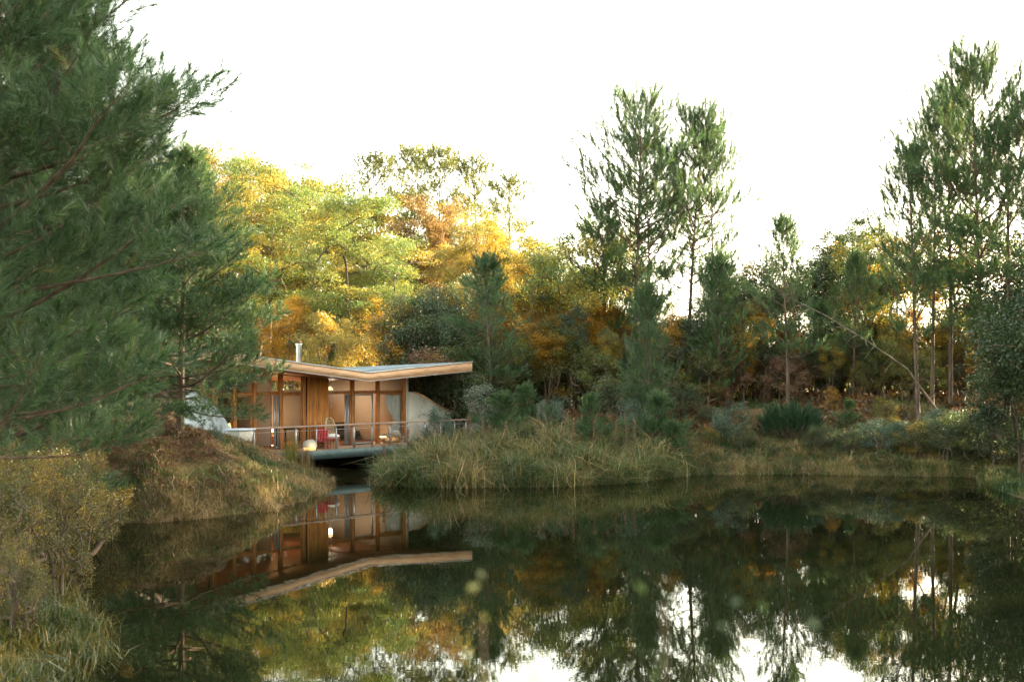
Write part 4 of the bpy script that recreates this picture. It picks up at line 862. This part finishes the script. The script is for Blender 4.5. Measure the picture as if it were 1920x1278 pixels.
for key, px, d, yt, b_, sx, rz, lf_, lb in [
    ('goldshrub', -10, 17, 865, 2.6, 1.0, 0, 'olive', 'nearest yellowing small leaved shrub at the left edge'), ('goldshrub', 85, 18.5, 880, 2.6, .95, 1, 'olive', 'yellowish green shrub overhanging the water at the left'),
    ('goldshrub', 60, 20.5, 850, 2.6, 1.1, 2, 'olive', 'tall yellowing shrub behind the two nearest left shrubs'), ('goldshrub', 115, 24, 850, 2.6, 1.0, 3, 'olive', 'golden leaved shrub at the waterline left of the mound'),
    ('goldshrub', 130, 21.5, 845, 2.6, .95, 4, 'olive', 'tall olive gold shrub leaning over the water at the left'), ('goldshrub', 175, 27.5, 865, 2.6, 1.0, 2, 'olive', 'olive shrub by the water at the left foot of the mound'),
    ('goldshrub', -10, 24, 830, 2.6, 1.2, 4, 'olive', 'dark olive shrub at the left edge beneath the pine boughs'), ('goldshrub', 30, 15.5, 1010, 2.6, .9, 5, 'olive', 'low rusty shrub in the lower left corner'),
    ('shrub2', 262, 33.2, 838, 2.2, 1.1, 5, 'oak', 'dark round shrub on the left flank of the mound'), ('shrub3', 215, 32.5, 850, 2.4, 1.0, 1, 'olive', 'loose olive shrub left of the dark round one on the mound'),
    ('shrub1', 402, 37.5, 790, 1.9, .5, 1, 'teal', 'small fresh green shrub below the cheek wall on the mound')]:
    lf(key, px, d, yt, lb, 'shrub', G8, rz, b_, sx, lf_, 'shrub')

G10 = 'rusty scrub under the trees of the far bank'
g = np.random.default_rng(55)
for i in range(84):
    px = 790 + i*14 + g.uniform(-10, 10); d = g.uniform(55.5, 61); yt = g.uniform(630, 708)
    lf('shrub3', px, d, yt, 'rusty or olive scrub bush under the trees of the far bank', 'bush', G10, g.uniform(0, 6), 2.4, g.uniform(1.0, 1.5), g.choice(['fern', 'mixed', 'lime', 'oak', 'mixed', 'litter']), 'scrub_bush')
# leaning dead tree
dd = empty('dead_tree', (at(1772, 51), 51, hgt1(at(1772, 51), 51)), 0, 'pale dead stem leaning far left across the right hand trunks', 'dead tree')
def rel(px, py, d): return np.array([at(px, d) - at(1772, 51), d - 51, hz(py, d) - hgt1(at(1772, 51), 51)])
stem = np.array([np.array([0, 0, -.1]), rel(1700, 690, 50.6), rel(1620, 635, 50.2), rel(1545, 590, 49.8), rel(1465, 550, 49.5)])
v, q = tubes([(stem, [.036, .032, .027, .02, .008])], 7); link('trunk', npmesh('dead_trunk', v, q, M['bark_pale'], smooth=True), dd)
g = np.random.default_rng(5); sg = []
for i in range(16):
    t_ = g.uniform(.35, 3.95); k_ = int(t_); p0 = stem[k_] + (stem[k_+1]-stem[k_])*(t_-k_); dv = np.array([g.uniform(-.9, .2), g.uniform(-.5, .5), g.uniform(-.5, .6)])*g.uniform(.5, 1.6)
    sg.append((np.array([p0, p0+dv*.5+g.normal(0, .05, 3), p0+dv+np.array([0, 0, -.15])]), [.016, .01, .004]))
v, q = tubes(sg, 4); link('branches', npmesh('dead_branches', v, q, M['bark_pale']), dd)

# trees just outside the right edge whose shade lies over the pond and the left bank
G9 = 'tall pines on the right shore'
for x, y, k_, s, rz in [(23.5, 34, 'tall1', 1.0, 1), (26, 28, 'tall2', 1.0, 2), (26, 41, 'tall1', 1.05, 3), (27, 36, 'tall1', 1.1, 4), (24, 22, 'tall1', 1, 5), (28, 44, 'tall2', 1.1, 0), (31, 40, 'tall1', 1.15, 2), (26, 17, 'tall1', 1, 3), (33, 50, 'tall1', 1.1, 1), (29, 52, 'tall2', 1.05, 5), (30, 30, 'tall1', 1.1, 3.3), (36, 45, 'tall1', 1.1, 3.9)]:
    plant('pine_tree', k_, x, y, 'tall pine on the right shore beside the pond', 'pine tree', G9, s=s, sz=s, rz=rz)
for x, y, s in [(19.5, 37, 1), (21, 31, 1.1), (22, 45, 1.1), (25, 48, 1.2), (26, 40, 1.3), (20, 26, 1.0), (27, 32, 1.3), (30, 46, 1.3)]:
    plant('evergreen_tree', 'oak1', x, y, 'dark evergreen tree on the right shore beside the pond', 'tree', 'evergreen trees on the right shore', s=s, rz=x)

# far wood (one mass on the horizon)
g = np.random.default_rng(9); P = []; 
for i in range(900):
    px = g.uniform(-500, 1180); d = g.uniform(112, 150); x = at(px, d); hh = g.uniform(7, 12) * (1 if px < 1000 else .7)
    n_ = 46; v = g.normal(size=(n_, 3)); v /= np.linalg.norm(v, axis=1)[:, None]; v *= g.uniform(.3, 1, (n_, 1))**.5*np.array([3, 3, hh*.5]); P.append(v + np.array([x, d, 3 + hh*.5]))
for i in range(300):
    px = g.uniform(1100, 2400); d = g.uniform(190, 290); x = at(px, d); n_ = 40; v = g.normal(size=(n_, 3)); v *= np.array([4, 4, 1.7])*g.uniform(.6, 1.2); P.append(v + np.array([x, d, 4.8 + g.uniform(-.6, 1.2)]))
P = np.concatenate(P); BIG = [t_leaves(90+s, 26, 1.1, .7, .5, .6, 1.2) for s in range(4)]
V, Fc, T = scatter(BIG, P, basis(np.array([[0, 0, 1.]]) + g.normal(0, .3, P.shape), g), g.uniform(.7, 1.3, len(P)), g)
tag(link('far_wood', npmesh('far_wood', V, Fc, M['lime'], T)), 'distant mass of sunlit wood closing the view behind the trees', 'wood', kind='stuff')

# ------------------------------------------------------------------ ground cover
def cover(name, mat, tm, xy, label, cat, s=(.7, 1.2), seed=0, tb=None, tiltn=.12, edge=.05):
    g = np.random.default_rng(seed); x, y = xy; z = hgt(x, y); sd = sdist(x, y); ok = (sd > edge); x, y, z = x[ok], y[ok], z[ok]
    P = np.stack([x, y, z], 1); D = np.array([[0, 0, 1.]]) + g.normal(0, tiltn, P.shape)
    sm = 1 + .38*np.sin(x*2.3+.7*y)*np.cos(y*1.9-x) + .2*np.sin(x*5.1)*np.cos(y*4.3)
    tb_ = .3*np.sin(x*1.7+1)*np.cos(y*1.3) + .28*np.sin(x*4.3+y*3.1)*np.cos(x*2.9-y*3.7) + g.normal(0, .1, len(x))
    V, Fc, T = scatter(tm, P, basis(D, g), g.uniform(*s, len(P))*sm, g, tb_)
    return tag(link(name, npmesh(name, V, Fc, M[mat], T)), label, cat, kind='stuff')
def rnd(n, x0, x1, y0, y1, seed, dens=None):
    g = np.random.default_rng(seed); x = g.uniform(x0, x1, n); y = g.uniform(y0, y1, n)
    if dens is not None: k_ = g.uniform(0, 1, n) < dens(x, y); x, y = x[k_], y[k_]
    return x, y
SHORT = [t_blades(100+s, 16, .16, .07, .010, .9) for s in range(5)]
MEDB = [t_blades(110+s, 14, .36, .10, .013, .9) for s in range(5)]
TALLB = [t_blades(120+s, 16, .85, .16, .017, .95) for s in range(5)]
LITT = [t_leaves(130+s, 22, .16, .35, .09, .16, 1.0) for s in range(4)]
FERN = [t_leaves(140+s, 40, .42, .6, .20, .3, 1.2) for s in range(4)]
mound = lambda x, y: np.clip(1.4 - np.abs(x+8.5)/7, 0, 1)
cover('mound_grass', 'grass', SHORT, rnd(30000, -16, -5.8, 29, 44, 1, lambda x, y: np.clip(.05 + .9*((x + 10.5)/4) + .35*np.sin(x*1.1+y*.8), .06, 1)), 'short green grass on the right flank of the mound', 'grass', (.7, 1.5), 1)
cover('mound_litter', 'litter', LITT, rnd(30000, -16, -5.8, 29, 44, 2, lambda x, y: np.clip(.9 - .8*((x + 12)/6), .1, 1)), 'brown needle and bracken litter on the mound', 'litter', (.8, 1.6), 2, tiltn=.3)
shoreg = lambda w_: (lambda x, y: np.clip(1.25 - sdist(x, y)/w_, 0, 1))
cover('shore_grass', 'dry', MEDB, rnd(9000, -15, -5.5, 27, 44, 3, shoreg(.9)), 'dry straw coloured grass along the foot of the mound', 'grass', (.6, 1.2), 3, tiltn=.4, edge=-.2)
cover('shore_grass', 'olive', MEDB, rnd(8000, -14, -4.8, 11, 30, 4, shoreg(2.2)), 'rough grass along the near left shore', 'grass', (.7, 1.4), 4, tiltn=.3, edge=-.3)
cover('left_bank_grass', 'grass', MEDB, rnd(16000, -18, -5, 8, 31, 5), 'mixed grass under the pines on the left bank', 'grass', (.5, 1.1), 5)
rd = lambda x, y: np.clip(1.2 - np.maximum(0, y - 47.5)/3, 0, 1)*np.where((x > -4.95 + .12*(y-41)) & (x < 6.6 + .2*(y-44)), 1, 0)
cover('reeds', 'grass', TALLB, rnd(14500, -5.8, 7.4, 40.3, 50, 6, rd), 'tangled bed of tall green and straw coloured reeds on the far bank', 'reeds', (.35, 1.1), 6, tiltn=.32, edge=-.25)
cover('reed_bed_weeds', 'teal', LEAF_S, rnd(1500, -5.4, 7, 41, 49, 23, rd), 'leafy green weeds growing through the reed bed', 'weeds', (.8, 2.0), 23)
cover('reed_bed_herbs', 'mixed', LEAF_S, rnd(900, -5.4, 7, 40.8, 49, 24, rd), 'yellowing herbs among the reeds', 'weeds', (.8, 1.8), 24)
cover('mound_herbs', 'mixed', LEAF_S, rnd(500, -15, -5.8, 30, 44, 25), 'low leafy herbs scattered over the mound', 'weeds', (.6, 1.4), 25)
cover('dry_reeds', 'dry', TALLB, rnd(3200, -5.8, 7.2, 40.3, 50, 7, rd), 'straw coloured dead stalks among the green reeds', 'reeds', (.4, 1.2), 7, tiltn=.35, edge=-.25)
cover('bank_grass', 'grass', MEDB, rnd(24000, 5.5, 20, 43.5, 58, 8, lambda x, y: np.clip(1.25 - sdist(x, y)/6, .12, 1)), 'rough grass along the waterline of the right bank', 'grass', (.35, 1.0), 8, tiltn=.3, edge=-.25)
cover('shore_plants', 'mixed', LEAF_S, rnd(900, 6, 20, 43.6, 50, 21), 'low leafy weeds in the grass of the right bank', 'weeds', (.6, 1.3), 21)
cover('shore_edge_grass', 'grass', MEDB, rnd(14000, 15.5, 24, 26, 46, 22), 'dark grass on the right shore under the evergreens', 'grass', (.5, 1.2), 22)
cover('bank_dry_grass', 'dry', MEDB, rnd(3500, 5.5, 20, 43.5, 52, 9, lambda x, y: np.clip(1.2 - sdist(x, y)/3.5, 0, 1)), 'pale dry grass along the right bank', 'grass', (.5, 1.3), 9, tiltn=.4, edge=-.3)
cover('bracken', 'fern', FERN, rnd(4200, -4, 24, 50, 62, 10, lambda x, y: .55 + .45*np.sin(x*.9)), 'rust brown dead bracken under the trees of the far bank', 'bracken', (.6, 1.3), 10, tiltn=.35)
cover('bracken', 'litter', FERN, rnd(1600, -4, 22, 45.5, 52, 11), 'dull brown bracken between the shrubs of the far bank', 'bracken', (.4, .8), 11, tiltn=.35)
cover('field_grass', 'grass', [t_blades(150+s, 10, .5, .5, .05, .5) for s in range(3)], rnd(9000, -30, 50, 58, 110, 12), 'sunlit grass of the field behind the trees', 'grass', (.8, 1.5), 12)
# ornamental grass clumps at the deck
for px, k_, h_, mt, lb in [(548, -.45, 1.45, 'gold', 'tall yellow grass clump against the railing'), (538, -.6, 1.1, 'lime', 'green grass clump left of the tall yellow one by the railing'), (572, -.9, 1.0, 'dry', 'dry feathery grass at the corner of the deck')]:
    s_ = loc(px, 800, k_)[0]; x, y = Wp(s_, k_); V, Fq, T = t_blades(160+px, 150, 1.0, .13, .016, .22)
    e = link('grass_clump', npmesh('grass_clump', V*np.array([1, 1, h_]), [Fq], M[mt], T)); e.location = (x, y, max(.3, hgt1(x, y)-.05)); tag(e, lb, 'grass clump')
# dead flower spikes over the reeds
g = np.random.default_rng(3); spikes = [(720, 43), (765, 43.5), (905, 45), (918, 44.2), (1010, 45), (1075, 44), (1114, 44.5), (1140, 46), (1155, 45), (1175, 45.5), (1190, 44.6), (948, 44), (1060, 46), (880, 46)]
sp_me = []
for v_ in range(3):
    gg = np.random.default_rng(40+v_); tv, tf = tubes([(np.array([[0, 0, 0], [.03, 0, .8], [.0, .03, 1.7]]), [.012, .01, .005])], 5)
    P = np.stack([gg.normal(0, .02, 60), gg.normal(0, .02, 60), gg.uniform(.9, 1.72, 60)], 1); V, Fc, T = scatter([t_leaves(170, 8, .05, 1, .035, .6, 1.5)], P, basis(gg.normal(size=(60, 3)), gg), gg.uniform(.7, 1.3, 60), gg)
    sp_me.append((npmesh('stalk', tv, tf, M['bark_pale']), npmesh('seed_head', V, Fc, M['litter'], T)))
for i, (px, d) in enumerate(spikes):
    x = at(px, d); e = empty('dead_flower_spike', (x, d, hgt1(x, d)), g.uniform(0, 6), 'dried brown flower spike standing above the reeds', 'flower spike', 'dried flower spikes in the reed bed'); e.scale = (1, 1, g.uniform(.75, 1.15))
    link('stalk', sp_me[i % 3][0], e); link('seed_head', sp_me[i % 3][1], e)
# out of focus twigs of a bush right below the camera
for px, py, d, h_, sd_, mt, lb in [(905, 1150, 1.7, .5, 1, 'olive', 'blurred leafy twig close to the lens at the bottom centre'), (1000, 1245, 1.6, .35, 2, 'oak', 'blurred grey green twig at the bottom edge right of centre'),
                                   (1245, 1130, 1.5, .45, 3, 'oak', 'faint blurred pale twig in front of the reflected pines'), (1390, 1170, 1.6, .5, 4, 'oak', 'faint blurred grey twig at the lower right')]:
    x = at(px, d); z0 = hgt1(x, d); zt = hz(py, d); g = np.random.default_rng(sd_)
    e = empty('twig', (x, d, z0), 0, lb, 'twig', 'blurred twigs of the bush below the viewpoint'); H_ = zt - z0
    st_ = np.array([[0, 0, -.05], [.03, .02, H_*.5], [0, 0, H_]]); v, q = tubes([(st_, [.002, .0015, .001])], 5); link('stem', npmesh('twig_stem', v, q, M['bark']), e)
    P = np.array([[g.normal(0, .035), g.normal(0, .05), H_*g.uniform(.86, 1.02)] for _ in range(14)]); V, Fc, T = scatter([t_leaves(200, 1, .01, 1, .026, .5, 2)], P, basis(g.normal(size=P.shape), g), g.uniform(.7, 1.2, len(P)), g)
    link('leaves', npmesh('twig_leaves', V, Fc, M[mt], T), e)
